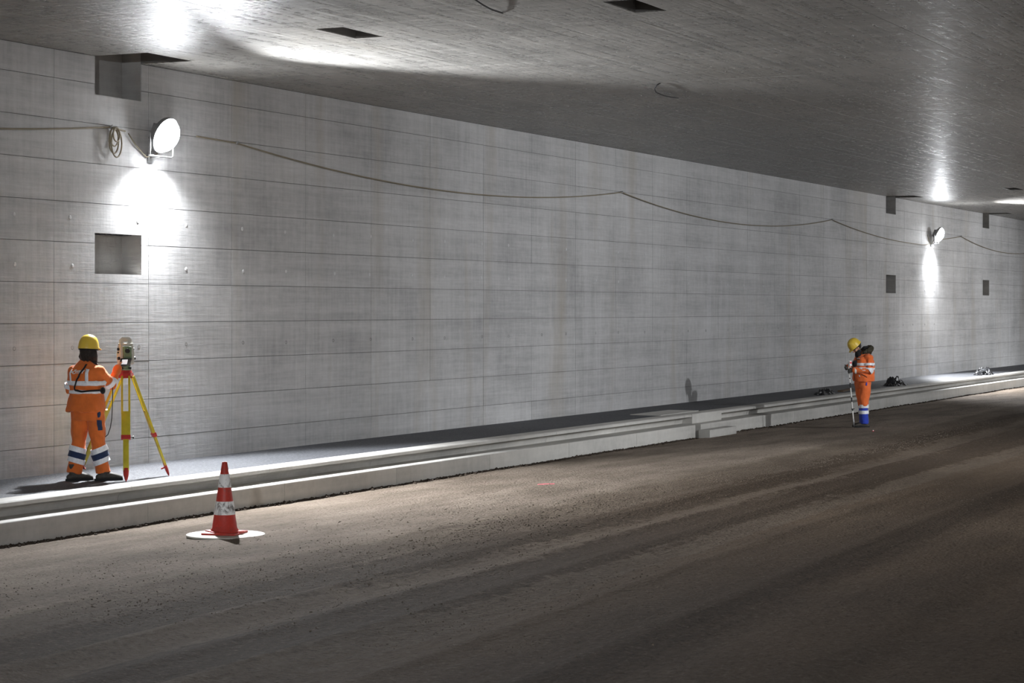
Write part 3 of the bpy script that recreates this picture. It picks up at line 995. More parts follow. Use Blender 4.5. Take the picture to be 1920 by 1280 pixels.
    add_torso(bm, [(.72, -.03, 0, .175, .135), (.80, -.03, 0, .185, .145), (.90, -.035, 0, .175, .14), (.96, -.035, 0, .165, .13)], right)
    add_tube(bm, tL, rdL, (1, 0, 0), 16); add_tube(bm, tR, rdR, (1, 0, 0), 16)
    tr = link('trousers', remeshed(bm, 'trousers', .009, 3, (.014, 9, .8)), M['orange'], body)
    for pts, rad, tz in ((tL, rdL, 10), (tR, rdR, -13)):
        T = Matrix.Rotation(math.radians(tz), 4, 'Y')
        for d0, d1, m, nm in ((.605, .685, 'reflex', 'reflective_band'), (.685, .775, 'navy', 'navy_band'), (.775, .85, 'reflex', 'reflective_band')):
            link(nm, bm_mesh(cuff(pts, rad, d0, d1, .017, 28, T), nm, True, 50), M[m], tr)
    bpy.context.view_layer.update()
    for (x, z, w, h) in ((.118, .665, .075, .135), (.115, .80, .045, .08)):
        n = Vector((x + .0, -.17, z))
        bm = strip_grid(n + Vector((0, 0, h / 2)), n - Vector((-.008, 0, h / 2)), (1, .35, 0), w, 8)
        worn_strip(bm, tr, .006, 'pocket', M['navy'], tr)
    bm = strip_grid((-.10, -.22, .835), (.03, -.24, .832), (0, 0, 1), .018, 8)
    worn_strip(bm, tr, .012, 'belt_patch', M['navy'], tr)
    boot(body, (-.245, -.020, 0), (.90, .30)); boot(body, (.095, -.070, 0), (.92, .22))
    helmet(body, Vector(HC) + HF @ Vector((0, -.004, .050)), HF, .95)
    # long hair over the collar
    bm = bmesh.new(); hc = Vector(HC)
    def h(x, y, z): return hc + HF @ Vector((x, y, z))
    add_blob(bm, h(0, -.030, .005), (.090, .086, .075), 16, HF)
    add_tube(bm, [h(0, -.045, .02), h(.0, -.058, -.05), h(.0, -.060, -.095)], [(.086, .055), (.086, .052), (.070, .04)], HF @ Vector((1, 0, 0)), 16, round_caps=True)
    for sg, tail in ((1, .02), (-1, -.035)):
        for q in range(4):
            x0 = sg * (.045 + .014 * q); y0 = -.055 + .026 * q
            add_tube(bm, [h(x0, y0, .0), h(x0 + sg * .016, y0 - .006, -.06), h(x0 + sg * .006, y0 + .004, -.105), h(x0 + sg * .026, y0 + tail * .4, -.15), h(x0 + sg * .018, y0 + tail, -.185 - .012 * q)],
                     [.028, .030, .027, .024, .012], HF @ Vector((1, 0, 0)), 10, round_caps=True)
    link('hair', remeshed(bm, 'hair', .008, 3, (.007, 28, .35)), M['darkhair'], body)
    eyes(HC, HF, body)
    # cable loop from the jacket to the trouser pocket
    bm = bmesh.new()
    add_tube(bm, [(.262, .03, 1.13), (.262, -.02, 1.02), (.258, -.03, .88), (.252, -.035, .74), (.235, -.04, .63), (.205, -.045, .545), (.165, -.06, .515)], .0055, (1, 0, 0), 8)
    link('dangling_cord', bm_mesh(bm, 'cord', True), M['ablack'], body)
    return body
surveyor()

# ---- the staff holder out on the roadway (seen from his left side)
PX2 = (41.0, 11.84)
Z2 = float(road_z(np.array(PX2[0]), np.array(PX2[1])))
def staffman():
    rz = math.atan2(PX2[1], PX2[0]) - math.pi / 2
    fw = Vector((-.88, -.475, 0)).normalized()
    right = (fw.y, -fw.x)
    R = Vector((*right, 0)); F = Vector((fw.x, fw.y, 0))
    HC = (-.135, -.045, 1.585); HF = head_frame((-.93, -.36), math.radians(42))
    shL = Vector((.02, -.0, 1.385)) - R * .185; shR = Vector((-.0, .0, 1.385)) + R * .165
    elL = Vector((.115, -.215, 1.135)); wrL = Vector((-.165, -.215, 1.135))
    elR = Vector((-.185, .11, 1.15)); wrR = Vector((-.30, -.075, 1.205))
    hL = Vector((.01, 0, .90)) - R * .085; hR = Vector((-.03, 0, .90)) + R * .085
    kL = Vector((.015, -.075, .48)); kR = Vector((-.020, .055, .48))
    aL = Vector((.030, -.080, .09)); aR = Vector((.005, .070, .09))
    bm = bmesh.new()
    add_head(bm, HC, HF)
    add_tube(bm, [(-.01, 0, 1.40), (-.075, -.02, 1.50)], [.066, .056], (0, 1, 0), 14)
    add_torso(bm, [(.88, -.01, 0, .155, .115), (1.1, -.01, 0, .15, .11), (1.3, -.01, 0, .175, .115), (1.39, -.01, 0, .16, .09), (1.44, -.01, 0, .06, .05)], right)
    for a, b, c in ((shR, elR, wrR), (shL, elL, wrL)):
        add_tube(bm, [a, b, c], [.050, .040, .030], (0, 0, 1), 12, round_caps=True)
    for a, b, c in ((hL, kL, aL), (hR, kR, aR)):
        add_tube(bm, [a, b, c], [.082, .055, .032], (0, 1, 0), 12, round_caps=True)
    add_hand(bm, wrL + Vector((-.035, .0, .0)), (-.93, .28, -.12), (.2, .75, -.3), 1.1, -1)
    add_hand(bm, wrR + Vector((-.02, -.02, 0)), (-.35, -.80, -.35), (.75, -.2, .3), 1.1, 1)
    body = link('person', remeshed(bm, 'person', .0075, 2), M['skin'])
    body.location = (*PX2, Z2); body.rotation_euler = (0, 0, rz)
    tag(body, 'person in orange jacket with blue trouser legs, head bowed, holding a striped survey staff', 'person', 'survey workers')
    bpy.context.view_layer.update()
    sec = [(.915, .012, 0, .215, .190), (.97, .012, 0, .222, .200), (1.08, .008, 0, .222, .200), (1.2, .006, 0, .226, .198), (1.3, .008, 0, .225, .188), (1.385, .012, 0, .195, .160),
           (1.43, .010, 0, .135, .125), (1.475, -.010, 0, .095, .098), (1.51, -.03, -.005, .085, .088)]
    sl, rl = [shL, elL, wrL], [.092, .080, .058]
    sr, rr = [shR, elR, wrR], [.092, .078, .056]
    bm = bmesh.new()
    add_torso(bm, sec, right)
    add_tube(bm, sl, rl, (0, 0, 1), 16, round_caps=True); add_tube(bm, sr, rr, (0, 0, 1), 16, round_caps=True)
    jk = link('jacket', remeshed(bm, 'jacket', .010, 3, (.017, 8, .9)), M['orange2'], body)
    jk['label'] = 'orange high visibility winter jacket'
    bpy.context.view_layer.update()
    for z0, z1 in ((1.235, 1.285), (1.145, 1.185)):
        bm = bmesh.new(); add_torso(bm, sec, right, .02, [z0, (z0 + z1) / 2, z1], 64, caps=False)
        worn_strip(bm, jk, .005, 'reflective_band', M['reflex'], jk)
    for pts, rad in ((sl, rl), (sr, rr)):
        for d0, d1 in ((.22, .31), (.40, .49)):
            link('reflective_band', bm_mesh(cuff(pts, rad, d0, d1, .013), 'reflective_band', True, 50), M['reflex'], jk)
    link('cuff', bm_mesh(cuff(sl, rl, .93, 1.0, .006), 'cuff', True, 50), M['white'], jk)
    link('cuff', bm_mesh(cuff(sr, rr, .93, 1.0, .006), 'cuff', True, 50), M['white'], jk)
    # front zip, pocket flap and chest patch
    Cc = Vector((.01, 0, 0))
    worn_strip(strip_grid(Cc + F * .22 + Vector((0, 0, 1.44)), Cc + F * .22 + Vector((0, 0, .93)), R, .016, 24), jk, .006, 'zip', M['black'], jk)
    worn_strip(strip_grid(Cc - R * .135 + F * .17 + Vector((0, 0, 1.378)), Cc - R * .05 + F * .20 + Vector((0, 0, 1.385)), (0, 0, 1), .022, 8), jk, .008, 'name_patch', M['white'], jk)
    worn_strip(strip_grid(Cc - R * .14 + F * .17 + Vector((0, 0, 1.355)), Cc - R * .05 + F * .20 + Vector((0, 0, 1.362)), (0, 0, 1), .016, 8), jk, .008, 'pocket_flap', M['black'], jk)
    worn_strip(strip_grid(Cc - R * .21 + F * .05 + Vector((0, 0, 1.0)), Cc - R * .16 + F * .14 + Vector((0, 0, 1.065)), (0, 0, 1), .014, 8), jk, .008, 'pocket_flap', M['black'], jk)
    worn_strip(strip_grid(Cc - R * .15 + F * .16 + Vector((0, 0, 1.02)), Cc - R * .13 + F * .17 + Vector((0, 0, 1.04)), (0, 0, 1), .03, 4), jk, .008, 'pocket_emblem', M['reflex'], jk)
    # fur hood lying on the back of the neck
    bm = bmesh.new()
    ring = []
    for k in range(17):
        a = math.radians(-140 + 280 * k / 16)
        ring.append(Vector((.035, -.0, 1.525)) - F * (math.cos(a) * .115) + R * (math.sin(a) * .125) + Vector((0, 0, .05 * math.cos(a))))
    add_tube(bm, ring, [.030 + .032 * math.sin(math.pi * k / 16) for k in range(17)], (0, 0, 1), 12, round_caps=True)
    add_blob(bm, (.085, .045, 1.50), (.085, .11, .075), 14)
    hd = link('fur_hood', remeshed(bm, 'fur_hood', .009, 2, (.016, 34, 1.)), M['fur'], jk)
    bm = bmesh.new()
    add_blob(bm, (.055, .02, 1.575), (.085, .085, .045), 14)
    link('hood_lining', remeshed(bm, 'hood_lining', .01, 3, (.008, 20, 1)), M['black'], hd)
    bm = bmesh.new()
    add_tube(bm, [Vector((-.06, -.03, 1.44)) + F * .03, Vector((-.08, -.04, 1.50)) + F * .02], [(.085, .075), (.07, .065)], R, 14, round_caps=True)
    link('scarf', remeshed(bm, 'scarf', .01, 3, (.007, 20, 1)), M['black'], body)
    # trousers: orange above, blue below the knee
    tl = [hL + Vector((.0, 0, .02)), hL.lerp(kL, .5), kL, kL.lerp(aL, .15)]; rdl = [.112, .108, .094, .084]
    tr_ = [hR + Vector((.0, 0, .02)), hR.lerp(kR, .5), kR, kR.lerp(aR, .15)]; rdr = [.112, .108, .094, .084]
    bm = bmesh.new()
    add_torso(bm, [(.78, .0, 0, .17, .125), (.88, .005, 0, .175, .14), (1.0, .005, 0, .17, .14)], right)
    add_tube(bm, tl, rdl, (0, 1, 0), 16); add_tube(bm, tr_, rdr, (0, 1, 0), 16)
    tr = link('trousers', remeshed(bm, 'trousers', .010, 3, (.013, 8, .8)), M['orange2'], body)
    for k_, a_ in ((kL, aL), (kR, aR)):
        seg = [k_.lerp(a_, .04), k_.lerp(a_, .5), a_ + Vector((0, 0, -.02))]; rad = [.078, .076, .084]
        bm = bmesh.new(); add_tube(bm, seg, rad, (0, 1, 0), 16)
        lo = link('lower_trouser_leg', remeshed(bm, 'lower_trouser_leg', .009, 3, (.009, 12, .8)), M['blue'], tr)
        lo['label'] = 'blue lower trouser leg with reflective bands'
        for d0, d1 in ((.03, .20), (.33, .50)):
            link('reflective_band', bm_mesh(cuff(seg, rad, d0, d1, .013, 28), 'reflective_band', True, 50), M['reflex'], lo)
    bpy.context.view_layer.update()
    worn_strip(strip_grid((.085, -.26, .905), (.085, -.26, .835), (1, 0, 0), .045, 6), tr, .008, 'pocket', M['blue'], tr)
    boot(body, (.085, -.070, 0), (-1, -.10), size=.92); boot(body, (.055, .085, 0), (-1, .05), size=.92)
    helmet(body, Vector(HC) + HF @ Vector((0, -.006, .045)), HF)
    bm = bmesh.new()
    add_blob(bm, Vector(HC) + HF @ Vector((0, -.035, .0)), (.086, .080, .068), 16, HF)
    link('hair', remeshed(bm, 'hair', .008, 2, (.006, 28, .5)), M['darkhair'], body)
    eyes(HC, HF, body)
    # black chest bag between the arms
    bm = bmesh.new()
    add_blob(bm, Vector((-.155, -.105, 1.265)), (.065, .075, .075), 14)
    link('chest_bag', remeshed(bm, 'chest_bag', .01, 3, (.006, 20, 1)), M['black'], body)
    # gloves
    for w, d, nrm, sd in ((wrL + Vector((-.035, 0, 0)), (-.93, .28, -.12), (.2, .75, -.3), -1), (wrR + Vector((-.02, -.02, 0)), (-.35, -.80, -.35), (.75, -.2, .3), 1)):
        bm = bmesh.new(); add_hand(bm, w, d, nrm, 1.1, sd, 1.0)
        me = remeshed(bm, 'glove', .005, 1)
        for v in me.vertices: v.co = v.co + v.normal * .004
        link('glove', me, M['glove'], body)
    return body
staff = staffman()

# survey staff in his hands
def local_to_world(body, p):
    return Matrix.Translation(Vector(body.location)) @ Matrix.Rotation(body.rotation_euler[2], 4, 'Z') @ Vector(p)
top = local_to_world(staff, (-.292, -.155, 1.30)); foot = local_to_world(staff, (-.178, -.115, .0))
foot.z = float(road_z(np.array(foot.x), np.array(foot.y)))
ax = (top - foot)
L = ax.length
rod = empty('survey_staff', foot)
rod.rotation_euler = ax.to_track_quat('Z', 'Y').to_euler()
tag(rod, 'thin black and white banded survey staff held upright by the bowed worker', 'survey staff')
bm = bmesh.new(); add_lathe(bm, [(0, 0), (.006, .03), (.012, .07), (.018, .10), (.018, .16), (.012, .17)], 12)
link('point', bm_mesh(bm, 'point', True, 40), M['metal'], rod)
bm = bmesh.new(); add_tube(bm, [(0, 0, .165), (0, 0, L)], .0125, (1, 0, 0), 12)
link('shaft', bm_mesh(bm, 'shaft', True, 40), M['white'], rod)
for z0, z1 in ((.34, .37), (.52, .61), (.80, .90), (.98, 1.0), (1.10, 1.18)):
    bm = bmesh.new(); add_tube(bm, [(0, 0, z0), (0, 0, z1)], .0138, (1, 0, 0), 12)
    link('black_band', bm_mesh(bm, 'black_band', True, 40), M['ablack'], rod)
bm = bmesh.new(); add_tube(bm, [(0, 0, .365), (0, 0, .385)], .021, (1, 0, 0), 12); add_tube(bm, [(0, .02, .375), (0, .04, .375)], .008, (1, 0, 0), 8)
link('clamp', bm_mesh(bm, 'clamp', True, 40), M['ablack'], rod)
# reading device on the staff
dv = local_to_world(staff, (-.250, -.200, 1.245))
dv = dv + Vector((0, 0, .03))
dev = empty('field_controller', dv, staff.rotation_euler[2] + .5)
tag(dev, 'small red and white handheld device in the bowed worker\'s hands', 'device')
bm = bmesh.new(); add_bevel_box(bm, (-.026, -.012, -.055), (.026, .012, .055), .006)
link('case', bm_mesh(bm, 'case', True, 40), M['white'], dev)
bm = bmesh.new(); add_bevel_box(bm, (-.020, -.016, -.005), (.020, -.011, .035), .002)
link('keypad', bm_mesh(bm, 'keypad', True, 40), M['red_key_spot'], dev)

# ------------------------------------------------------------------ tripod and total station
TP = Vector((21.06, 15.28, WALK_Z))
FEET = [(20.52, 14.88), (21.47, 14.93), (21.22, 16.10)]
HEAD_Z = 1.30
tri = empty('surveying_tripod', TP)
tag(tri, 'yellow wooden survey tripod with red head and red feet beside the worker', 'tripod')
bm = bmesh.new()
for z0, z1, r0, r1 in ((HEAD_Z - .095, HEAD_Z - .03, .105, .098), (HEAD_Z - .03, HEAD_Z, .085, .075)):
    a = [bm.verts.new((r0*math.cos(k*math.pi/3+.3)*(1 if k % 2 else .86), r0*math.sin(k*math.pi/3+.3)*(1 if k % 2 else .86), z0)) for k in range(6)]
    b = [bm.verts.new((r1*math.cos(k*math.pi/3+.3)*(1 if k % 2 else .86), r1*math.sin(k*math.pi/3+.3)*(1 if k % 2 else .86), z1)) for k in range(6)]
    for k in range(6): bm.faces.new((a[k], a[(k+1) % 6], b[(k+1) % 6], b[k]))
    bm.faces.new(a[::-1]); bm.faces.new(b)
bmesh.ops.bevel(bm, geom=bm.edges[:], offset=.004, segments=2, affect='EDGES')
link('head', bm_mesh(bm, 'head', True, 35), M['redpaint'], tri)
for fx, fy in FEET:
    f = Vector((fx - TP.x, fy - TP.y, 0)); h = f.normalized() * .085; h.z = HEAD_Z - .07
    ax = (f - h); Ln = ax.length; d = ax / Ln
    side = Vector((-f.y, f.x, 0)).normalized()
    mid = d.cross(side).normalized()
    X = Matrix((side, mid, d)).transposed().to_4x4(); X = Matrix.Translation(h) @ X
    cl = .60 * Ln
    bm = bmesh.new()
    for sg in (-1, 1):
        add_bevel_box(bm, (sg * .043 - .012, -.014, 0), (sg * .043 + .012, .014, .36 * Ln), .004, X)
    add_bevel_box(bm, (-.053, -.015, .34 * Ln), (.053, .015, cl), .004, X)
    leg = link('leg', bm_mesh(bm, 'leg', True, 40), M['yellow'], tri)
    bm = bmesh.new(); add_bevel_box(bm, (-.034, -.013, cl - .1), (.034, .013, Ln - .14), .004, X)
    link('lower_leg', bm_mesh(bm, 'lower_leg', True, 40), M['yellow'], leg)
    bm = bmesh.new(); add_bevel_box(bm, (-.057, -.022, cl - .045), (.057, .022, cl + .008), .004, X)
    link('clamp', bm_mesh(bm, 'clamp', True, 40), M['redpaint'], leg)
    bm = bmesh.new(); add_tube(bm, [X @ Vector((.055, 0, cl - .02)), X @ Vector((.078, 0, cl - .02)), X @ Vector((.085, 0, cl - .02))], [.006, .006, .017], d, 10)
    add_tube(bm, [X @ Vector((.083, 0, cl - .02)), X @ Vector((.095, 0, cl - .02))], .017, d, 10)
    link('knob', bm_mesh(bm, 'knob', True, 40), M['ablack'], leg)
    bm = bmesh.new()
    add_tube(bm, [X @ Vector((0, 0, Ln - .17)), X @ Vector((0, 0, Ln - .08)), X @ Vector((0, 0, Ln - .03)), X @ Vector((0, 0, Ln))], [(.036, .018), (.030, .020), (.018, .014), (.003, .003)], side, 10)
    add_box(bm, (-.012, -.060, Ln - .125), (.012, .0, Ln - .110), X)
    link('foot', bm_mesh(bm, 'foot', True, 40), M['redpaint'], leg)

vd = Vector((TP.x, TP.y, 0)).normalized()
ts = empty('total_station', (TP.x, TP.y, WALK_Z + HEAD_Z), math.atan2(vd.y, vd.x) - math.pi / 2 + math.radians(24))
tag(ts, 'cream and green total station mounted on the yellow tripod', 'survey instrument')
bm = bmesh.new()
add_lathe(bm, [(0, 0), (.065, 0), (.068, .006), (.068, .016), (.05, .02), (.05, .045), (.062, .05), (.062, .07), (0, .07)], 24)
tb = link('tribrach', bm_mesh(bm, 'tribrach', True, 35), M['igreen'], ts)
for k in range(3):
    a = k * 2.094 - .9
    bm = bmesh.new(); add_lathe(bm, [(0, .012), (.018, .012), (.02, .018), (.02, .036), (.016, .04), (0, .04)], 14, Matrix.Translation((.058*math.cos(a), .058*math.sin(a), 0)))
    link('levelling_screw', bm_mesh(bm, 'levelling_screw', True, 40), M['ablack'], tb)
bm = bmesh.new(); add_bevel_box(bm, (-.085, -.06, .07), (.085, .06, .135), .012)
link('base_body', bm_mesh(bm, 'base_body', True, 40), M['cream'], ts)
for sg in (-1, 1):
    bm = bmesh.new()
    pr = [(-.062, .12), (.062, .12), (.052, .20), (.042, .29), (.034, .325), (-.034, .325), (-.042, .29), (-.052, .20)]
    x0, x1 = (sg * .058, sg * .092)
    a = [bm.verts.new((x0, y, z)) for y, z in pr]; b = [bm.verts.new((x1 - sg * .012 * max(0, (z - .2) / .12), y, z)) for y, z in pr]
    for i in range(len(pr)): bm.faces.new((a[i], a[(i+1) % 8], b[(i+1) % 8], b[i]))
    bm.faces.new(a[::-1]); bm.faces.new(b)
    bmesh.ops.bevel(bm, geom=bm.edges[:], offset=.006, segments=2, affect='EDGES')
    yk = link('yoke_arm', bm_mesh(bm, 'yoke_arm', True, 40), M['cream'], ts)
    for (yy, zz, rr) in ((0, .255, .017), (.0, .215, .009)):
        bm = bmesh.new(); add_tube(bm, [(sg * .080, yy, zz), (sg * .106, yy, zz)], rr, (0, 0, 1), 14)
        link('drive_knob', bm_mesh(bm, 'drive_knob', True, 40), M['ablack'], yk)
    bm = bmesh.new(); add_tube(bm, [(sg * .085, -.03, .145), (sg * .112, -.03, .145)], .02, (0, 0, 1), 14)
    link('drive_knob', bm_mesh(bm, 'drive_knob', True, 40), M['ablack'], yk)
bm = bmesh.new()
add_bevel_box(bm, (-.054, -.070, .145), (.054, .070, .29), .018)
tele = link('telescope', bm_mesh(bm, 'telescope', True, 40), M['igreen'], ts)
bm = bmesh.new(); add_tube(bm, [(-.012, -.068, .235), (-.012, -.098, .235)], [.028, .026], (0, 0, 1), 18)
link('eyepiece', bm_mesh(bm, 'eyepiece', True, 40), M['ablack'], tele)
bm = bmesh.new(); add_tube(bm, [(0, .068, .225), (0, .10, .225)], [.036, .036], (0, 0, 1), 18)
link('objective', bm_mesh(bm, 'objective', True, 40), M['ablack'], tele)
bm = bmesh.new()
add_tube(bm, [(-.056, 0, .31), (-.054, 0, .362), (-.046, 0, .374), (.046, 0, .374), (.054, 0, .362), (.056, 0, .31)], [(.014, .03)] * 6, (0, 1, 0), 10)
add_bevel_box(bm, (-.085, -.036, .295), (.085, .036, .328), .008)
link('carry_handle', bm_mesh(bm, 'carry_handle', True, 40), M['cream'], ts)
KT = Matrix.Translation((-.035, -.062, .105)) @ Matrix.Rotation(math.radians(28), 4, 'X')
bm = bmesh.new(); add_bevel_box(bm, (-.070, -.022, -.055), (.070, .0, .050), .006, KT)
kp = link('control_panel', bm_mesh(bm, 'control_panel', True, 40), M['ablack'], ts)
bm = bmesh.new(); add_box(bm, (-.052, -.024, -.022), (.020, -.0215, .042), KT)
link('display', bm_mesh(bm, 'display'), M['screen'], kp)

# ------------------------------------------------------------------ traffic cone on its round plate
CP = (18.72, 12.30)
cz = float(road_z(np.array(CP[0]), np.array(CP[1])))
bm = bmesh.new()
add_lathe(bm, [(0, 0), (.405, 0), (.415, .006), (.415, .020), (.408, .025), (0, .025)], 56)
pl = link('round_cover_plate', bm_mesh(bm, 'cover_plate', True, 30), M['plate'])
pl.location = (*CP, cz - .004); pl.rotation_euler = (0, 0, .3)
tag(pl, 'thin white round plate lying on the gravel under the traffic cone', 'plate')
cn = empty('traffic_cone', (CP[0] + .01, CP[1] + .02, cz + .021), math.radians(12))
tag(cn, 'dirty red and white traffic cone standing on a white round plate', 'traffic cone')
def rad_at(z): return .138 - (.138 - .028) * (z - .03) / (.755 - .03)
bm = bmesh.new()
add_bevel_box(bm, (-.19, -.19, 0), (.19, .19, .022), .008)
add_bevel_box(bm, (-.165, -.165, .02), (.165, .165, .036), .006, Matrix.Rotation(math.radians(45), 4, 'Z') @ Matrix.Scale(.95, 4))
link('base', bm_mesh(bm, 'base', True, 35), M['conered'], cn)
bm = bmesh.new()
add_lathe(bm, [(.150, .022), (.146, .045), (rad_at(.06), .06), (rad_at(.3), .3), (rad_at(.6), .6), (.028, .750), (.024, .757), (.018, .757), (.018, .70)], 40)
link('cone_body', bm_mesh(bm, 'cone_body', True, 40), M['conered'], cn)
for z0, z1 in ((.205, .345), (.490, .630)):
    bm = bmesh.new()
    add_lathe(bm, [(rad_at(z0) + .001, z0), (rad_at(z0) + .0035, z0 + .002), (rad_at(z1) + .0035, z1 - .002), (rad_at(z1) + .001, z1)], 40)
    link('reflective_sleeve', bm_mesh(bm, 'sleeve', True, 40), M['conewhite'], cn)

# ------------------------------------------------------------------ cables on the wall
CY = WALL_Y - .036
def sag(p, q, drop, n=28):
    out = []
    for i in range(n + 1):
        t = i / n
        out.append((p[0] + (q[0] - p[0]) * t, CY, p[1] + (q[1] - p[1]) * t - drop * 4 * t * (1 - t)))
    return out
def cable(name, label, spans, clips, extra=None):
    bm = bmesh.new()
    pts = []
    for sp in spans:
        s_ = sag(*sp); pts += s_ if not pts else s_[1:]
    add_tube(bm, pts, .011, (0, 1, 0), 8)
    if extra: extra(bm)
    o = link(name, bm_mesh(bm, name, True), M['cable'])
    tag(o, label, 'cable', 'beige cables on the wall')
    for s_, z in clips:
        b2 = bmesh.new()
        add_tube(b2, [(s_, WALL_Y - .008, z + .015), (s_, CY - .02, z + .015), (s_, CY - .025, z + .03)], .007, (1, 0, 0), 8)
        add_tube(b2, [(s_ - .02, CY, z), (s_ + .02, CY, z)], .019, (0, 0, 1), 8)
        link('wall_clip', bm_mesh(b2, 'wall_clip', True), M['metal'], o)
def coil(bm):
    for k, (rx, rz_, ox, oz) in enumerate(((.10, .16, 0, -.17), (.085, .12, -.01, -.12), (.11, .18, .02, -.20), (.07, .09, .0, -.09))):
        P = [(22.30 + ox + rx * math.cos(a), CY - .012 - .014 * k, 4.75 + oz + rz_ * math.sin(a)) for a in [2 * math.pi * i / 28 for i in range(29)]]
        add_tube(bm, P, .010, (0, 1, 0), 8)
cable('power_cable', 'beige cable running to a coil hung beside the blazing floodlight', [((11.1, 4.76), (22.25, 4.755), .30), ((22.25, 4.755), (22.56, 4.725), .0)], [(11.1, 4.76), (22.25, 4.755)], coil)
cable('power_cable', 'long beige cable sagging in loops between the two floodlights', [((24.2, 4.78), (25.2, 4.757), .0), ((25.2, 4.757), (39.36, 4.765), .36), ((39.36, 4.765), (53.8, 4.757), .38), ((53.8, 4.757), (62.5, 4.36), .10), ((62.5, 4.36), (63.9, 4.40), .02)],
      [(25.2, 4.757), (39.36, 4.765), (53.8, 4.757)])
cable('power_cable', 'beige cable sagging past the far niche beyond the small floodlight', [((64.6, 4.55), (68.0, 4.757), .02), ((68.0, 4.757), (82.2, 4.757), .38)], [(68.0, 4.757)])

# loose wires hanging from the ceiling
def ceil_pt(px, py, drop):
    zc = FPX * (CEIL_Z - drop - CAM_Z) / (578 - py); r = (px - 960) / FPX * zc
    return (zc * math.cos(TH) + r * math.sin(TH), zc * math.sin(TH) - r * math.cos(TH), CEIL_Z - drop)
for pts, lab in (([(878, -12, .0), (889, -2, .03), (905, 9, .05), (922, 18, .05), (941, 24, .02), (942, 24.5, -.01)], 'short dark wire end poking from the ceiling near the square openings'),
                 ([(1240, 155, -.01), (1232, 159, .03), (1227, 166, .05), (1230, 173, .06), (1244, 179, .05), (1258, 182, .04), (1272, 184, .03)], 'curled dark wire end hanging from the bare dark part of the ceiling')):
    P = [Vector(ceil_pt(*p)) for p in pts]
    bm = bmesh.new(); add_tube(bm, P, .009, (0, 0, 1), 8)
    tag(link('hanging_wire', bm_mesh(bm, 'hanging_wire', True), M['wire']), lab, 'wire')

# ------------------------------------------------------------------ heaps and bits on the footway and road
def heap(name, label, loc, w, d, hgt, mat, seed, group=None):
    rs = random.Random(seed); bm = bmesh.new(); n = 34; m = 22
    g = []
    for i in range(n + 1):
        row = []
        for j in range(m + 1):
            u, v = i / n * 2 - 1, j / m * 2 - 1
            rr = math.sqrt(u * u + v * v)
            edge = max(0., 1 - rr ** 2)
            nz = noise.noise(Vector((u * 2.6 + seed, v * 2.2, 0.3)))
            rid = 1 - abs(noise.noise(Vector((u * 4.5, v * 4.0 + seed, 2.0)))) * 1.7
            z = hgt * edge ** .7 * (.35 + .75 * max(0, rid)) * (.75 + .8 * nz)
            wob = 1 + .28 * noise.noise(Vector((u * 3, v * 3, seed + 9.)))
            row.append(bm.verts.new((u * w / 2 * wob, v * d / 2 * wob, max(.004, z) + .004 * rs.random())))
        g.append(row)
    for i in range(n):
        for j in range(m):
            u, v = (i + .5) / n * 2 - 1, (j + .5) / m * 2 - 1
            if u * u + v * v > 1.02 + .25 * noise.noise(Vector((u * 5, v * 5, seed))): continue
            bm.faces.new((g[i][j], g[i+1][j], g[i+1][j+1], g[i][j+1]))
    bmesh.ops.delete(bm, geom=[v for v in bm.verts if not v.link_faces], context='VERTS')
    me = bake(bm_mesh(bm, name), [('SOLIDIFY', dict(thickness=.006, offset=1))], name)
    me.materials.clear()
    o = link(name, me, mat); o.location = loc
    tag(o, label, 'plastic sheet', group)
    return o
G = 'crumpled sheets on the footway'
heap('crumpled_plastic_sheet', 'crumpled black plastic sheet heaped on the lit footway behind the bowed worker', (54.9, 14.98, WALK_Z), 1.15, .55, .24, M['foil'], 3, G)
hp = heap('crumpled_plastic_sheet', 'crumpled black and grey plastic heap on the footway beneath the far niche', (64.9, 14.92, WALK_Z), 1.1, .5, .26, M['foil'], 8, G)
heap('crumpled_plastic_sheet', 'flat dark crumpled plastic sheet on the shaded footway beside the brown plank', (48.5, 14.95, WALK_Z), 1.0, .4, .15, M['foil'], 14, G)
for i in range(7):
    a = random.uniform(0, 6.28); c = Vector((random.uniform(-.4, .4), random.uniform(-.15, .1), .07 + .10 * random.random()))
    bm = bmesh.new()
    add_bevel_box(bm, (-.07, -.002, -.05), (.07, .002, .05), .001, Matrix.Translation(c) @ Matrix.Rotation(a, 4, 'Z') @ Matrix.Rotation(.7 * random.random(), 4, 'X'))
    link('grey_fold', bm_mesh(bm, 'grey_fold'), M['greyfoil'], hp)
bm = bmesh.new(); add_bevel_box(bm, (-.75, -.07, 0), (.75, .07, .035), .004)
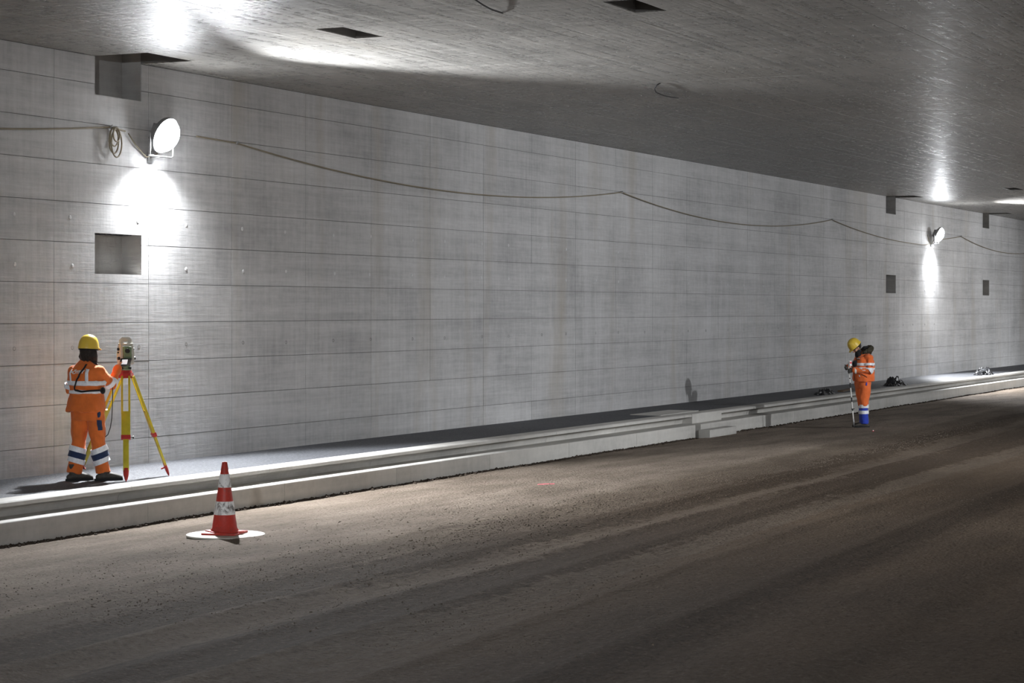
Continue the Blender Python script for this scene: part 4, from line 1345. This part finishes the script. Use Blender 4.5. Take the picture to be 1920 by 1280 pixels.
o = link('plank', bm_mesh(bm, 'plank'), M['plank']); o.location = (50.9, 15.15, WALK_Z); o.rotation_euler = (0, 0, .12)
tag(o, 'short brown wooden plank lying on the shaded footway', 'plank')

# laser light on the ground, built as pink strip and red disc
def ground_pt(px, py, z=.04):
    zc = FPX * (CAM_Z - z) / (py - 578); r = (px - 960) / FPX * zc
    s_, y_ = zc * math.cos(TH) + r * math.sin(TH), zc * math.sin(TH) - r * math.cos(TH)
    return Vector((s_, y_, float(road_z(np.array(s_), np.array(y_)))))
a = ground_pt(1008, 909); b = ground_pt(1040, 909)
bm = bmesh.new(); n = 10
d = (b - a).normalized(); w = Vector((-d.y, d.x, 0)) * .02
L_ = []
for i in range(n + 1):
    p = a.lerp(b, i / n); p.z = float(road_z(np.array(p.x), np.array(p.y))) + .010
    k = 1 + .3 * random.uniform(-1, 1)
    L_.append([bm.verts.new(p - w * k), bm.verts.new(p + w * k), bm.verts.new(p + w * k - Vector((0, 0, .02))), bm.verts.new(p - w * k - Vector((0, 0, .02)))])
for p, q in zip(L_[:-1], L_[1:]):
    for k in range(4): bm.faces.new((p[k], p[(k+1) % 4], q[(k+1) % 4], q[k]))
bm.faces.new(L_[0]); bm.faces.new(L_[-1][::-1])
tag(link('laser_streak', bm_mesh(bm, 'laser_streak'), M['pink']), 'short pink laser streak on the gravel roadway, built as a coloured strip', 'laser streak')
mp = ground_pt(1637, 808, .05)  # spot of laser light on the road, modelled as a small solid
mk = empty('laser_spot', mp); tag(mk, 'tiny red and white laser spot on the roadway beside the bowed worker, built as a solid', 'glint')
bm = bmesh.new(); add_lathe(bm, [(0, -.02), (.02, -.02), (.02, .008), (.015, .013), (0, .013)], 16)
link('base', bm_mesh(bm, 'base', True, 40), M['red_key_spot'], mk)  # red part of the laser spot
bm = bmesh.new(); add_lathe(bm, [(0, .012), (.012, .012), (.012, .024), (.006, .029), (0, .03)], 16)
link('cap', bm_mesh(bm, 'cap', True, 40), M['white'], mk)  # white part of the laser spot
